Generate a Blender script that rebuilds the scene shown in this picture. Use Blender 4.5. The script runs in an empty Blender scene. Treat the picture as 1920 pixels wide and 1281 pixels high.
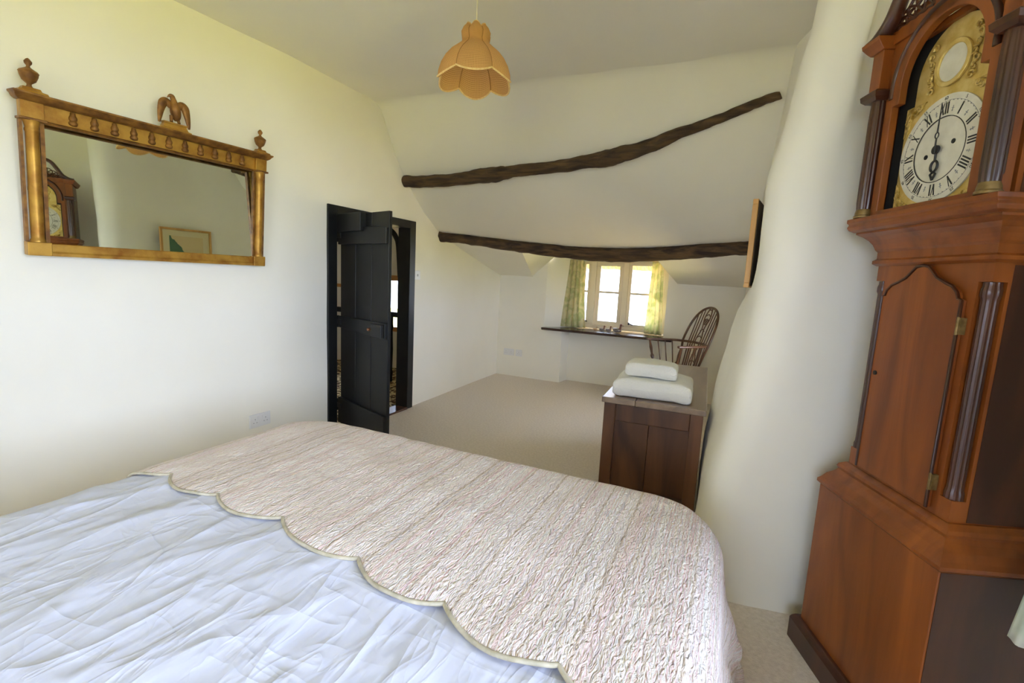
import bpy, bmesh, math, random
from mathutils import Vector, Matrix, noise
random.seed(7)
R = math.radians
col = bpy.context.scene.collection
sc = bpy.context.scene

# ------------------------------------------------------------------ camera
FPX, W, H = 886.7, 1920, 1281
YAW, PITCH, ROLL = R(24.479), R(-7.788), R(2.881)
EYE = Vector((0, 0, 1.30))
fwd = Vector((-math.sin(YAW)*math.cos(PITCH), math.cos(YAW)*math.cos(PITCH), math.sin(PITCH)))
r0 = Vector((math.cos(YAW), math.sin(YAW), 0)); u0 = r0.cross(fwd)
rgt = r0*math.cos(ROLL) + u0*math.sin(ROLL); upv = -r0*math.sin(ROLL) + u0*math.cos(ROLL)
cam = bpy.data.cameras.new('camera'); camo = bpy.data.objects.new('camera', cam); col.objects.link(camo)
cam.sensor_width = 36; cam.lens = FPX/W*36; cam.clip_start = .02
M = Matrix((rgt, upv, -fwd)).transposed().to_4x4(); M.translation = EYE
camo.matrix_world = M
sc.camera = camo

def ray(px, py): return rgt*((px-W/2)/FPX) + upv*((H/2-py)/FPX) + fwd
def on(px, py, axis, val):
    d = ray(px, py); return EYE + d*((val-EYE[axis])/d[axis])

# ------------------------------------------------------------------ world, sun, exposure
wd = bpy.data.worlds.new('world'); sc.world = wd; wd.use_nodes = True
bg = wd.node_tree.nodes['Background']
bg.inputs[0].default_value = (.66, .77, 1.0, 1); bg.inputs[1].default_value = 7.0
sun = bpy.data.lights.new('sun', 'SUN'); sun.energy = 17; sun.angle = R(2); sun.color = (1, .95, .85)
suno = bpy.data.objects.new('sun', sun); col.objects.link(suno)
suno.rotation_euler = Vector((.55, .25, -.8)).to_track_quat('-Z', 'Y').to_euler()
def portal(name, loc, direction, sx, sy):
    l = bpy.data.lights.new(name, 'AREA'); l.shape = 'RECTANGLE'; l.size = sx; l.size_y = sy
    l.cycles.is_portal = True
    o = bpy.data.objects.new(name, l); col.objects.link(o); o.location = loc
    o.rotation_euler = Vector(direction).to_track_quat('-Z', 'Z').to_euler()
portal('portal_dormer', (-1.25, 6.02, 1.14), (0, -1, 0), 1.15, .95)
portal('portal_side', (1.46, -.115, 1.36), (-1, 0, 0), 2.3, 1.52)
portal('portal_far_side', (.54, 4.50, .925), (-1, 0, 0), 1.05, .70)
portal('portal_rear', (-.075, -2.4, 1.425), (0, 1, 0), 1.4, 1.2)
portal('portal_landing', (-4.1, 5.12, .95), (0, -1, 0), .6, .8)
sc.view_settings.view_transform = 'Standard'; sc.view_settings.look = 'None'
sc.view_settings.gamma = 1; sc.view_settings.use_curve_mapping = False
sc.view_settings.exposure = 1.38
sc.cycles.use_denoising = True
sc.cycles.max_bounces = 14; sc.cycles.diffuse_bounces = 10; sc.cycles.glossy_bounces = 6
sc.cycles.transmission_bounces = 8; sc.cycles.transparent_max_bounces = 12
sc.cycles.sample_clamp_indirect = 12; sc.cycles.caustics_reflective = False; sc.cycles.caustics_refractive = False

# ------------------------------------------------------------------ materials
def nodes(name):
    m = bpy.data.materials.new(name); m.use_nodes = True
    nt = m.node_tree; return m, nt, nt.nodes['Principled BSDF']
def pmat(name, c1, c2=None, scale=(6, 6, 6), detail=5, rough=.5, metal=0, bump=0, bscale=None, bdist=.01,
         coat=0, lo=.35, hi=.65, transl=0, nscale=1.0, dist=0.0, spec=.5, crough=.1):
    m, nt, b = nodes(name); N, L = nt.nodes, nt.links
    b.inputs['Roughness'].default_value = rough; b.inputs['Metallic'].default_value = metal
    b.inputs['Coat Weight'].default_value = coat; b.inputs['Coat Roughness'].default_value = crough
    b.inputs['Specular IOR Level'].default_value = spec
    tc = N.new('ShaderNodeTexCoord')
    def nz(s, d):
        mp = N.new('ShaderNodeMapping'); L.new(tc.outputs['Object'], mp.inputs[0]); mp.inputs['Scale'].default_value = s
        n = N.new('ShaderNodeTexNoise'); n.inputs['Scale'].default_value = nscale; n.inputs['Detail'].default_value = d
        n.inputs['Distortion'].default_value = dist
        L.new(mp.outputs[0], n.inputs['Vector']); return n
    if c2 is None: b.inputs['Base Color'].default_value = (*c1, 1)
    else:
        n = nz(scale, detail); cr = N.new('ShaderNodeValToRGB')
        cr.color_ramp.elements[0].position = lo; cr.color_ramp.elements[1].position = hi
        cr.color_ramp.elements[0].color = (*c1, 1); cr.color_ramp.elements[1].color = (*c2, 1)
        L.new(n.outputs[0], cr.inputs[0]); L.new(cr.outputs[0], b.inputs['Base Color'])
    if bump:
        n2 = nz(bscale or scale, 6); bp = N.new('ShaderNodeBump')
        bp.inputs['Strength'].default_value = bump; bp.inputs['Distance'].default_value = bdist
        L.new(n2.outputs[0], bp.inputs['Height']); L.new(bp.outputs[0], b.inputs['Normal'])
    if transl:
        tr = N.new('ShaderNodeBsdfTranslucent'); mx = N.new('ShaderNodeMixShader'); mx.inputs[0].default_value = transl
        src = b.inputs['Base Color']
        if src.is_linked: L.new(src.links[0].from_socket, tr.inputs[0])
        else: tr.inputs[0].default_value = src.default_value
        L.new(b.outputs[0], mx.inputs[1]); L.new(tr.outputs[0], mx.inputs[2])
        L.new(mx.outputs[0], N['Material Output'].inputs[0])
    return m
MT = {}
MT['plaster'] = pmat('plaster', (.87, .84, .745), (.905, .878, .79), (1.5,)*3, rough=.9, bump=.35, bscale=(9, 9, 9), bdist=.006, spec=.2)
MT['ceiling'] = pmat('ceiling_paint', (.845, .815, .728), (.875, .85, .77), (1.2,)*3, rough=.92, bump=.25, bscale=(7,)*3, bdist=.006, spec=.2)
MT['carpet'] = pmat('carpet', (.70, .63, .56), (.80, .73, .66), (60,)*3, rough=1, bump=.6, bscale=(220,)*3, bdist=.004, spec=.1)
MT['black'] = pmat('black_gloss_paint', (.007, .0075, .0075), (.013, .013, .012), (5,)*3, spec=.35, rough=.42, bump=.15, bscale=(8, 8, 2), bdist=.004)
MT['iron'] = pmat('black_iron', (.012, .012, .012), rough=.5)
MT['beam'] = pmat('old_oak', (.022, .011, .004), (.15, .085, .035), (4, 30, 30), detail=8, rough=.75, bump=1, bscale=(5, 40, 40), bdist=.012, lo=.35, hi=.75, dist=.6)
MT['sill'] = pmat('dark_sill_wood', (.030, .012, .008), (.06, .025, .015), (3, 40, 40), rough=.25, coat=.4)
MT['cream'] = pmat('cream_window_paint', (.90, .80, .62), rough=.45)
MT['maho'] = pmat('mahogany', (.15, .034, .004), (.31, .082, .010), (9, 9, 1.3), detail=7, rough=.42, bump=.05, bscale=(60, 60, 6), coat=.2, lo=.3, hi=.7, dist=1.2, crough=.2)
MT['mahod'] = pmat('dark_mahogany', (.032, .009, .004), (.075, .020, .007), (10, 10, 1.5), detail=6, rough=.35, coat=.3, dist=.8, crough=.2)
MT['oak'] = pmat('dark_oak', (.05, .020, .009), (.15, .060, .024), (7, 7, 1.2), detail=7, rough=.38, coat=.3, bump=.1, bscale=(40, 40, 6), dist=1, crough=.25)
MT['oaktop'] = pmat('glare_oak_top', (.19, .125, .08), (.31, .22, .15), (14, 1.4, 14), detail=7, rough=.34, coat=.9, bump=.08, bscale=(60, 5, 60), dist=.8, crough=.3)  # base colour lightened to paint in the window glare
MT['chair'] = pmat('elm_chair', (.07, .025, .009), (.16, .065, .025), (12, 12, 3), rough=.33, coat=.4, dist=.5)
MT['gilt'] = pmat('gilt', (.27, .105, .013), (.50, .28, .048), (14, 14, 14), detail=6, rough=.42, metal=.55, bump=.25, bscale=(60,)*3, bdist=.003, lo=.3, hi=.6)
MT['giltd'] = pmat('worn_gilt', (.15, .06, .015), (.32, .15, .03), (25,)*3, rough=.5, metal=.4, bump=.3, bscale=(80,)*3, bdist=.003)
MT['brass'] = pmat('brass', (.66, .46, .12), (.80, .62, .24), (30,)*3, rough=.38, metal=.55)
MT['brassr'] = pmat('cast_brass', (.40, .24, .04), (.85, .66, .24), (70,)*3, rough=.4, metal=.5, bump=.8, bscale=(90,)*3, bdist=.004)
MT['copper'] = pmat('worn_copper', (.30, .13, .06), rough=.35, metal=.8)
MT['dbrass'] = pmat('dull_brass', (.16, .10, .03), (.26, .17, .06), (60,)*3, rough=.45, metal=.5)
MT['silver'] = pmat('silvered_dial', (.66, .63, .52), (.74, .71, .60), (30,)*3, rough=.5, metal=.15, bump=.05, bscale=(120,)*3)
MT['ink'] = pmat('black_wax', (.02, .018, .015), rough=.5)
MT['white'] = pmat('white_plastic', (.80, .80, .80), rough=.35)
MT['grey'] = pmat('socket_grey', (.30, .30, .31), rough=.5)
MT['towel'] = pmat('white_towelling', (.86, .86, .85), rough=1, bump=.9, bscale=(160,)*3, bdist=.004, spec=.1)
MT['curt'] = pmat('printed_curtain', (.66, .69, .40), (.90, .85, .62), (11, 11, 11), detail=3, rough=.9, transl=.55, lo=.38, hi=.56, spec=.1, dist=.8)
MT['curt2'] = pmat('pale_print_curtain', (.52, .60, .47), (.80, .78, .68), (7, 7, 7), detail=3, rough=.9, transl=.25, lo=.4, hi=.6, spec=.1)
MT['duck'] = pmat('duck_grey', (.16, .13, .12), (.30, .26, .24), (60,)*3, rough=.4)
MT['duckh'] = pmat('duck_brown', (.22, .08, .04), rough=.4)
MT['duckb'] = pmat('duck_buff', (.55, .38, .22), rough=.4)
MT['pine'] = pmat('light_wood_frame', (.52, .27, .07), (.66, .38, .12), (20, 20, 3), rough=.4, coat=.2)
MT['mount'] = pmat('cream_mount', (.74, .66, .42), rough=.8)
MT['backing'] = pmat('picture_backing', (.035, .022, .014), (.07, .045, .025), (14,)*3, rough=.8)
MT['thatch'] = pmat('thatch', (.30, .20, .07), (.62, .46, .20), (60, 8, 8), rough=1, bump=1, bscale=(90, 9, 9), bdist=.03)
MT['lawn'] = pmat('lawn', (.28, .265, .05), (.39, .36, .09), (.7,)*3, rough=1, spec=.1)
MT['gravel'] = pmat('gravel', (.60, .43, .15), (.74, .55, .22), (8,)*3, rough=1, spec=.1)
MT['pipe'] = pmat('quilt_piping', (.40, .36, .26), (.56, .51, .40), (40,)*3, rough=.9)
MT['lcarpet'] = pmat('patterned_runner', (.10, .05, .02), (.80, .68, .42), (22, 22, 22), detail=2, rough=1, lo=.46, hi=.54)
MT['mint'] = pmat('pale_green_paint', (.62, .68, .56), rough=.8)
MT['orangewood'] = pmat('varnished_pine', (.55, .26, .08), rough=.35)
MT['divan'] = pmat('divan_cloth', (.55, .53, .48), rough=1, bump=.3, bscale=(120,)*3)
MT['lampw'] = pmat('lamp_cream_flex', (.72, .66, .52), rough=.5)
MT['trim'] = pmat('lamp_braid', (.86, .62, .25), (.95, .75, .38), (80,)*3, rough=.8, transl=.3)
MT['ribm'] = pmat('lamp_rib', (.45, .22, .06), rough=.8)
MT['bulb'] = pmat('bulb_white', (.85, .85, .82), rough=.2)

def glass_mat():
    m, nt, b = nodes('window_glass'); N, L = nt.nodes, nt.links
    g = N.new('ShaderNodeBsdfGlossy'); g.inputs['Roughness'].default_value = .02
    t = N.new('ShaderNodeBsdfTransparent'); mx = N.new('ShaderNodeMixShader'); f = N.new('ShaderNodeFresnel'); f.inputs[0].default_value = 1.45
    L.new(f.outputs[0], mx.inputs[0]); L.new(t.outputs[0], mx.inputs[1]); L.new(g.outputs[0], mx.inputs[2])
    L.new(mx.outputs[0], N['Material Output'].inputs[0]); return m
MT['glass'] = glass_mat()
m, nt, b = nodes('mirror_glass'); b.inputs['Metallic'].default_value = 1; b.inputs['Roughness'].default_value = .012
b.inputs['Base Color'].default_value = (.74, .79, .70, 1); MT['mirror'] = m

def lamp_mat():
    m, nt, b = nodes('woven_shade'); N, L = nt.nodes, nt.links
    tc = N.new('ShaderNodeTexCoord'); sep = N.new('ShaderNodeSeparateXYZ'); L.new(tc.outputs['UV'], sep.inputs[0])
    outs = []
    for i, fr in ((0, 26), (1, 30)):
        mu = N.new('ShaderNodeMath'); mu.operation = 'MULTIPLY'; mu.inputs[1].default_value = fr*math.pi*2; L.new(sep.outputs[i], mu.inputs[0])
        s = N.new('ShaderNodeMath'); s.operation = 'SINE'; L.new(mu.outputs[0], s.inputs[0]); outs.append(s)
    mxm = N.new('ShaderNodeMath'); mxm.operation = 'MAXIMUM'; L.new(outs[0].outputs[0], mxm.inputs[0]); L.new(outs[1].outputs[0], mxm.inputs[1])
    cr = N.new('ShaderNodeValToRGB'); cr.color_ramp.elements[0].position = .1; cr.color_ramp.elements[1].position = .7
    cr.color_ramp.elements[0].color = (.58, .30, .09, 1); cr.color_ramp.elements[1].color = (.86, .54, .22, 1)
    L.new(mxm.outputs[0], cr.inputs[0]); L.new(cr.outputs[0], b.inputs['Base Color']); b.inputs['Roughness'].default_value = .7
    tr = N.new('ShaderNodeBsdfTranslucent'); L.new(cr.outputs[0], tr.inputs[0]); mx = N.new('ShaderNodeMixShader'); mx.inputs[0].default_value = .45
    L.new(b.outputs[0], mx.inputs[1]); L.new(tr.outputs[0], mx.inputs[2]); L.new(mx.outputs[0], N['Material Output'].inputs[0])
    bp = N.new('ShaderNodeBump'); bp.inputs['Strength'].default_value = .4; bp.inputs['Distance'].default_value = .002
    L.new(mxm.outputs[0], bp.inputs['Height']); L.new(bp.outputs[0], b.inputs['Normal'])
    return m
MT['shade'] = lamp_mat()

def quilt_mat():
    m, nt, b = nodes('striped_quilt'); N, L = nt.nodes, nt.links
    b.inputs['Roughness'].default_value = .95; b.inputs['Specular IOR Level'].default_value = .15
    uv = N.new('ShaderNodeUVMap'); uv.uv_map = 'UVMap'
    def mapping(s):
        mp = N.new('ShaderNodeMapping'); mp.inputs['Scale'].default_value = s; L.new(uv.outputs[0], mp.inputs[0]); return mp
    # wobble of the stripes
    n0 = N.new('ShaderNodeTexNoise'); n0.inputs['Scale'].default_value = 1; n0.inputs['Detail'].default_value = 2
    L.new(mapping((70, 55, 1)).outputs[0], n0.inputs['Vector'])
    sub = N.new('ShaderNodeMath'); sub.operation = 'MULTIPLY_ADD'; sub.inputs[1].default_value = .012; L.new(n0.outputs[0], sub.inputs[0])
    sep = N.new('ShaderNodeSeparateXYZ'); L.new(uv.outputs[0], sep.inputs[0]); L.new(sep.outputs[0], sub.inputs[2])
    mul = N.new('ShaderNodeMath'); mul.operation = 'MULTIPLY'; mul.inputs[1].default_value = 75; L.new(sub.outputs[0], mul.inputs[0])
    n1 = N.new('ShaderNodeTexNoise'); n1.noise_dimensions = '1D'; n1.inputs['Scale'].default_value = 1; n1.inputs['Detail'].default_value = 1.5
    L.new(mul.outputs[0], n1.inputs['W'])
    cr = N.new('ShaderNodeValToRGB'); e = cr.color_ramp.elements
    cols = [(.28, (.62, .50, .42)), (.36, (.80, .71, .62)), (.43, (.92, .89, .87)), (.49, (.84, .75, .69)), (.55, (.80, .58, .58)), (.61, (.93, .90, .89)), (.68, (.82, .70, .67)), (.76, (.72, .66, .66))]
    e[0].position, e[0].color = cols[0][0], (*cols[0][1], 1); e[1].position, e[1].color = cols[-1][0], (*cols[-1][1], 1)
    for p, c in cols[1:-1]: q = e.new(p); q.color = (*c, 1)
    L.new(n1.outputs[0], cr.inputs[0])
    # small printed flecks of pink
    n3 = N.new('ShaderNodeTexNoise'); n3.inputs['Detail'].default_value = 2; n3.inputs['Scale'].default_value = 1; L.new(mapping((120, 60, 1)).outputs[0], n3.inputs['Vector'])
    c3 = N.new('ShaderNodeValToRGB'); c3.color_ramp.elements[0].position = .60; c3.color_ramp.elements[1].position = .70
    L.new(n3.outputs[0], c3.inputs[0]); mix = N.new('ShaderNodeMixRGB'); mix.inputs[2].default_value = (.66, .42, .42, 1)
    ml = N.new('ShaderNodeMath'); ml.operation = 'MULTIPLY'; ml.inputs[1].default_value = .30; L.new(c3.outputs[0], ml.inputs[0]); L.new(ml.outputs[0], mix.inputs[0])
    L.new(cr.outputs[0], mix.inputs[1]); L.new(mix.outputs[0], b.inputs['Base Color'])
    # puckered quilting
    n2 = N.new('ShaderNodeTexNoise'); n2.inputs['Scale'].default_value = 1; n2.inputs['Detail'].default_value = 3; n2.inputs['Distortion'].default_value = 1.2
    L.new(mapping((95, 34, 1)).outputs[0], n2.inputs['Vector'])
    bp = N.new('ShaderNodeBump'); bp.inputs['Strength'].default_value = 1.0; bp.inputs['Distance'].default_value = .017
    L.new(n2.outputs[0], bp.inputs['Height']); L.new(bp.outputs[0], b.inputs['Normal'])
    return m
MT['quilt'] = quilt_mat()
def sheet_mat():
    m, nt, b = nodes('white_sheet'); N, L = nt.nodes, nt.links
    b.inputs['Base Color'].default_value = (.62, .65, .79, 1); b.inputs['Roughness'].default_value = .8; b.inputs['Specular IOR Level'].default_value = .2
    tc = N.new('ShaderNodeTexCoord'); last = None
    for sc_, rot, st, ds, rg in (((5, 2.0, 1), .75, .32, .012, 1), ((3, 9, 1), -.35, .22, .008, 1), ((16, 5, 1), .45, .28, .004, 1), ((70, 14, 1), .25, .22, .003, 0)):
        mp = N.new('ShaderNodeMapping'); mp.inputs['Scale'].default_value = sc_; mp.inputs['Rotation'].default_value = (0, 0, rot); L.new(tc.outputs['Object'], mp.inputs[0])
        n = N.new('ShaderNodeTexNoise'); n.inputs['Scale'].default_value = 1; n.inputs['Detail'].default_value = 2; n.inputs['Distortion'].default_value = .8
        L.new(mp.outputs[0], n.inputs['Vector']); bp = N.new('ShaderNodeBump'); bp.inputs['Strength'].default_value = st; bp.inputs['Distance'].default_value = ds
        h = n.outputs[0]
        if rg:                                   # sharp ridges: |noise - .5| turned into thin crests
            s1 = N.new('ShaderNodeMath'); s1.operation = 'SUBTRACT'; s1.inputs[1].default_value = .5; L.new(h, s1.inputs[0])
            s2 = N.new('ShaderNodeMath'); s2.operation = 'ABSOLUTE'; L.new(s1.outputs[0], s2.inputs[0])
            s3 = N.new('ShaderNodeMath'); s3.operation = 'MULTIPLY_ADD'; s3.inputs[1].default_value = -4; s3.inputs[2].default_value = 1; s3.use_clamp = True; L.new(s2.outputs[0], s3.inputs[0])
            s4 = N.new('ShaderNodeMath'); s4.operation = 'POWER'; s4.inputs[1].default_value = 3.5; L.new(s3.outputs[0], s4.inputs[0]); h = s4.outputs[0]
        L.new(h, bp.inputs['Height'])
        if last: L.new(last.outputs[0], bp.inputs['Normal'])
        last = bp
    L.new(last.outputs[0], b.inputs['Normal']); return m
MT['sheet'] = sheet_mat()
def art_mat():
    m, nt, b = nodes('landscape_print'); N, L = nt.nodes, nt.links
    tc = N.new('ShaderNodeTexCoord'); sep = N.new('ShaderNodeSeparateXYZ'); L.new(tc.outputs['Object'], sep.inputs[0])
    # hill line: a green headland rising on the near side over pale sand
    n = N.new('ShaderNodeTexNoise'); n.inputs['Scale'].default_value = 14; n.inputs['Detail'].default_value = 4; L.new(tc.outputs['Object'], n.inputs['Vector'])
    a = N.new('ShaderNodeMath'); a.operation = 'MULTIPLY_ADD'; a.inputs[1].default_value = 1.15; a.inputs[2].default_value = -.146; L.new(sep.outputs[0], a.inputs[0])
    s = N.new('ShaderNodeMath'); s.operation = 'SUBTRACT'; L.new(a.outputs[0], s.inputs[0]); L.new(sep.outputs[2], s.inputs[1])
    t = N.new('ShaderNodeMath'); t.operation = 'MULTIPLY_ADD'; t.inputs[1].default_value = .12; t.inputs[2].default_value = -.06; L.new(n.outputs[0], t.inputs[0])
    ad = N.new('ShaderNodeMath'); ad.operation = 'ADD'; L.new(s.outputs[0], ad.inputs[0]); L.new(t.outputs[0], ad.inputs[1])
    g = N.new('ShaderNodeMath'); g.operation = 'GREATER_THAN'; g.inputs[1].default_value = 0; L.new(ad.outputs[0], g.inputs[0])
    mix = N.new('ShaderNodeMixRGB'); mix.inputs[1].default_value = (.70, .55, .30, 1); mix.inputs[2].default_value = (.08, .18, .09, 1)
    L.new(g.outputs[0], mix.inputs[0]); L.new(mix.outputs[0], b.inputs['Base Color']); b.inputs['Roughness'].default_value = .5; return m
MT['art'] = art_mat()

# ------------------------------------------------------------------ mesh helpers
class MB:
    def __init__(s): s.v = []; s.f = []; s.uv = None
    def add(s, vs, fs):
        o = len(s.v); s.v += [tuple(v) for v in vs]; s.f += [tuple(i+o for i in f) for f in fs]; return s
    def box(s, x0, x1, y0, y1, z0, z1, M=None):
        vs = [Vector((x, y, z)) for z in (z0, z1) for y in (y0, y1) for x in (x0, x1)]
        if M is not None: vs = [M @ v for v in vs]
        return s.add(vs, [(0, 2, 3, 1), (4, 5, 7, 6), (0, 1, 5, 4), (2, 6, 7, 3), (0, 4, 6, 2), (1, 3, 7, 5)])
    def loft(s, levels):          # levels: (z, x0, x1, y0, y1)
        vs = []
        for z, x0, x1, y0, y1 in levels: vs += [(x0, y0, z), (x1, y0, z), (x1, y1, z), (x0, y1, z)]
        n = len(levels); fs = [(3, 2, 1, 0), tuple(4*(n-1)+i for i in range(4))]
        for k in range(n-1):
            for i in range(4): a, b = 4*k+i, 4*k+(i+1) % 4; fs.append((a, b, b+4, a+4))
        return s.add(vs, fs)
    def tube(s, path, rad, seg=10, caps=True, jit=0, flat=1.0, up=None):
        P = [Vector(p) for p in path]; n = len(P)
        if not hasattr(rad, '__len__'): rad = [rad]*n
        T = [(P[min(i+1, n-1)]-P[max(i-1, 0)]).normalized() for i in range(n)]
        ref = Vector(up) if up else (Vector((0, 0, 1)) if abs(T[0].z) < .9 else Vector((1, 0, 0)))
        vs = []
        for i in range(n):
            a = (ref - T[i]*ref.dot(T[i])).normalized(); b_ = T[i].cross(a); ref = a
            for k in range(seg):
                t = 2*math.pi*k/seg; r = rad[i]
                if jit: r *= 1 + jit*(noise.noise(Vector((P[i].x*9, P[i].z*9+k*1.3, P[i].y*9)))+.6*noise.noise(Vector((P[i].x*25, k*2.1, 5))))
                vs.append(P[i] + a*(math.cos(t)*r) + b_*(math.sin(t)*r*flat))
        fs = [(i*seg+k, i*seg+(k+1) % seg, (i+1)*seg+(k+1) % seg, (i+1)*seg+k) for i in range(n-1) for k in range(seg)]
        if caps: fs += [tuple(range(seg))[::-1], tuple((n-1)*seg+k for k in range(seg))]
        return s.add(vs, fs)
    def lathe(s, prof, seg=24, c=(0, 0, 0), M=None, flute=0, nf=0):
        vs = []; n = len(prof); c = Vector(c)
        for r, z in prof:
            for k in range(seg):
                t = 2*math.pi*k/seg; rr = r*(1 + flute*math.cos(nf*t)) if nf else r
                v = Vector((rr*math.cos(t), rr*math.sin(t), z)); vs.append((M @ v if M is not None else v) + c)
        fs = [(i*seg+k, i*seg+(k+1) % seg, (i+1)*seg+(k+1) % seg, (i+1)*seg+k) for i in range(n-1) for k in range(seg)]
        if prof[0][0] > 1e-4: fs.append(tuple(range(seg))[::-1])
        if prof[-1][0] > 1e-4: fs.append(tuple((n-1)*seg+k for k in range(seg)))
        return s.add(vs, fs)
    def turned(s, p0, p1, prof, seg=12):   # prof (t, r) along p0-p1
        p0, p1 = Vector(p0), Vector(p1)
        return s.tube([p0.lerp(p1, t) for t, r in prof], [r for t, r in prof], seg)
    def prism(s, poly, y0, y1):            # polygon in xz, extruded in y
        n = len(poly); vs = [(x, y0, z) for x, z in poly]+[(x, y1, z) for x, z in poly]
        fs = [tuple(range(n)), tuple(range(2*n-1, n-1, -1))]+[(i, i+n, (i+1) % n+n, (i+1) % n) for i in range(n)]
        return s.add(vs, fs)
    def ring(s, outer, inner, y0, y1, closed=True):   # plate between two loops of equal length (xz)
        n = len(outer); vs = [(x, y0, z) for x, z in outer]+[(x, y0, z) for x, z in inner]+[(x, y1, z) for x, z in outer]+[(x, y1, z) for x, z in inner]
        fs = []
        for i in range(n if closed else n-1):
            j = (i+1) % n
            fs += [(i, j, n+j, n+i), (2*n+i, 3*n+i, 3*n+j, 2*n+j), (i, 2*n+i, 2*n+j, j), (n+i, n+j, 3*n+j, 3*n+i)]
        if not closed: fs += [(0, n, 3*n, 2*n), (n-1, 3*n-1, 4*n-1, 2*n-1)]
        return s.add(vs, fs)
    def grid(s, fn, nu, nv):
        vs = [fn(i/nu, j/nv) for j in range(nv+1) for i in range(nu+1)]
        fs = [(j*(nu+1)+i, j*(nu+1)+i+1, (j+1)*(nu+1)+i+1, (j+1)*(nu+1)+i) for j in range(nv) for i in range(nu)]
        return s.add(vs, fs)
    def build(s, name, mat, parent=None, smooth=0, bevel=0, bseg=2, solid=0, recalc=True, soff=-1, sub=0):
        me = bpy.data.meshes.new(name); me.from_pydata(s.v, [], s.f); me.validate()
        if recalc:
            bm = bmesh.new(); bm.from_mesh(me); bmesh.ops.recalc_face_normals(bm, faces=bm.faces); bm.to_mesh(me); bm.free()
        if s.uv:
            l = me.uv_layers.new(name='UVMap')
            for lp in me.loops: l.data[lp.index].uv = s.uv[lp.vertex_index]
        me.materials.append(MT[mat] if isinstance(mat, str) else mat)
        if smooth:
            me.shade_smooth(); me.set_sharp_from_angle(angle=R(smooth))
        o = bpy.data.objects.new(name, me); col.objects.link(o)
        if parent: o.parent = parent
        if solid: md = o.modifiers.new('thickness', 'SOLIDIFY'); md.thickness = solid; md.offset = soff
        if sub: md = o.modifiers.new('subdivision', 'SUBSURF'); md.levels = sub; md.render_levels = sub
        if bevel: md = o.modifiers.new('bevel', 'BEVEL'); md.width = bevel; md.segments = bseg; md.limit_method = 'ANGLE'; md.angle_limit = R(40)
        return o
def BX(*a): return MB().box(*a)
def thing(name, label, cat, loc=(0, 0, 0), rotz=0, group=None):
    o = bpy.data.objects.new(name, None); col.objects.link(o); o.location = loc; o.rotation_euler = (0, 0, rotz)
    o.empty_display_size = .1; return tag(o, label, cat, group)
def tag(o, label, cat, group=None):
    o['label'] = label; o['category'] = cat
    if group: o['group'] = group
    return o
def struct(o, label=None):
    o['kind'] = 'structure'
    if label: o['label'] = label
    return o
def sempty(name, loc=(0, 0, 0), rotz=0, label=None):
    o = bpy.data.objects.new(name, None); col.objects.link(o); o.location = loc; o.rotation_euler = (0, 0, rotz); o.empty_display_size = .1
    return struct(o, label)
def lerp(a, b, t): return a+(b-a)*t
def interp(x, xs, ys):
    if x <= xs[0]: return ys[0]
    for i in range(len(xs)-1):
        if x <= xs[i+1]: return lerp(ys[i], ys[i+1], (x-xs[i])/(xs[i+1]-xs[i]))
    return ys[-1]
def wob(a, b, s=1.3, amp=.006): return amp*noise.noise(Vector((a*s, b*s, 3.7)))+amp*.5*noise.noise(Vector((a*s*2.7, b*s*2.7, 9.1)))
def bez(pts, n):
    """Catmull-Rom through pts"""
    P = [Vector(p) for p in pts]; out = []
    for i in range(len(P)-1):
        p0, p1, p2, p3 = P[max(i-1, 0)], P[i], P[i+1], P[min(i+2, len(P)-1)]
        for k in range(n):
            t = k/n
            out.append(.5*((2*p1)+(p2-p0)*t+(2*p0-5*p1+4*p2-p3)*t*t+(3*p1-p0-3*p2+p3)*t**3))
    out.append(P[-1]); return out

# ------------------------------------------------------------------ room shell
CZ = 2.62
YB = 5.62                                     # face of the low back wall
struct(MB().grid(lambda u, v: (lerp(-3.2, 1.5, u), lerp(-2.1, 5.95, v), 0), 4, 6).build('floor', 'carpet'), 'beige fitted carpet')
struct(MB().grid(lambda u, v: (lerp(-3.2, 1.5, u), lerp(-2.1, 3.16, v), CZ+wob(u*4, v*5, 1, .01)), 24, 26).build('ceiling', 'ceiling', smooth=60), 'flat white ceiling')

LW_Y = [-2.1, .9, 2.3, 2.66, 3.64, 5.62, 6.0]; LW_X = [-3.066, -2.82, -2.705, -2.712, -2.72, -2.774, -2.785]
def lwx(y, z): return interp(y, LW_Y, LW_X)+wob(y, z, 1.1, .006)
def lpanel(mb, y0, y1, z0, z1):
    nu, nv = max(2, int((y1-y0)/.09)), max(2, int((z1-z0)/.09))
    mb.grid(lambda u, v: (lwx(lerp(y0, y1, u), lerp(z0, z1, v)), lerp(y0, y1, u), lerp(z0, z1, v)), nu, nv)
mb = MB(); lpanel(mb, -2.1, 2.66, 0, 2.72); lpanel(mb, 2.66, 3.62, 1.72, 2.72); lpanel(mb, 3.62, 6.0, 0, 2.72)
struct(mb.build('wall_left', 'plaster', smooth=60, recalc=False), 'white plastered wall with mirror and door')

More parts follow.
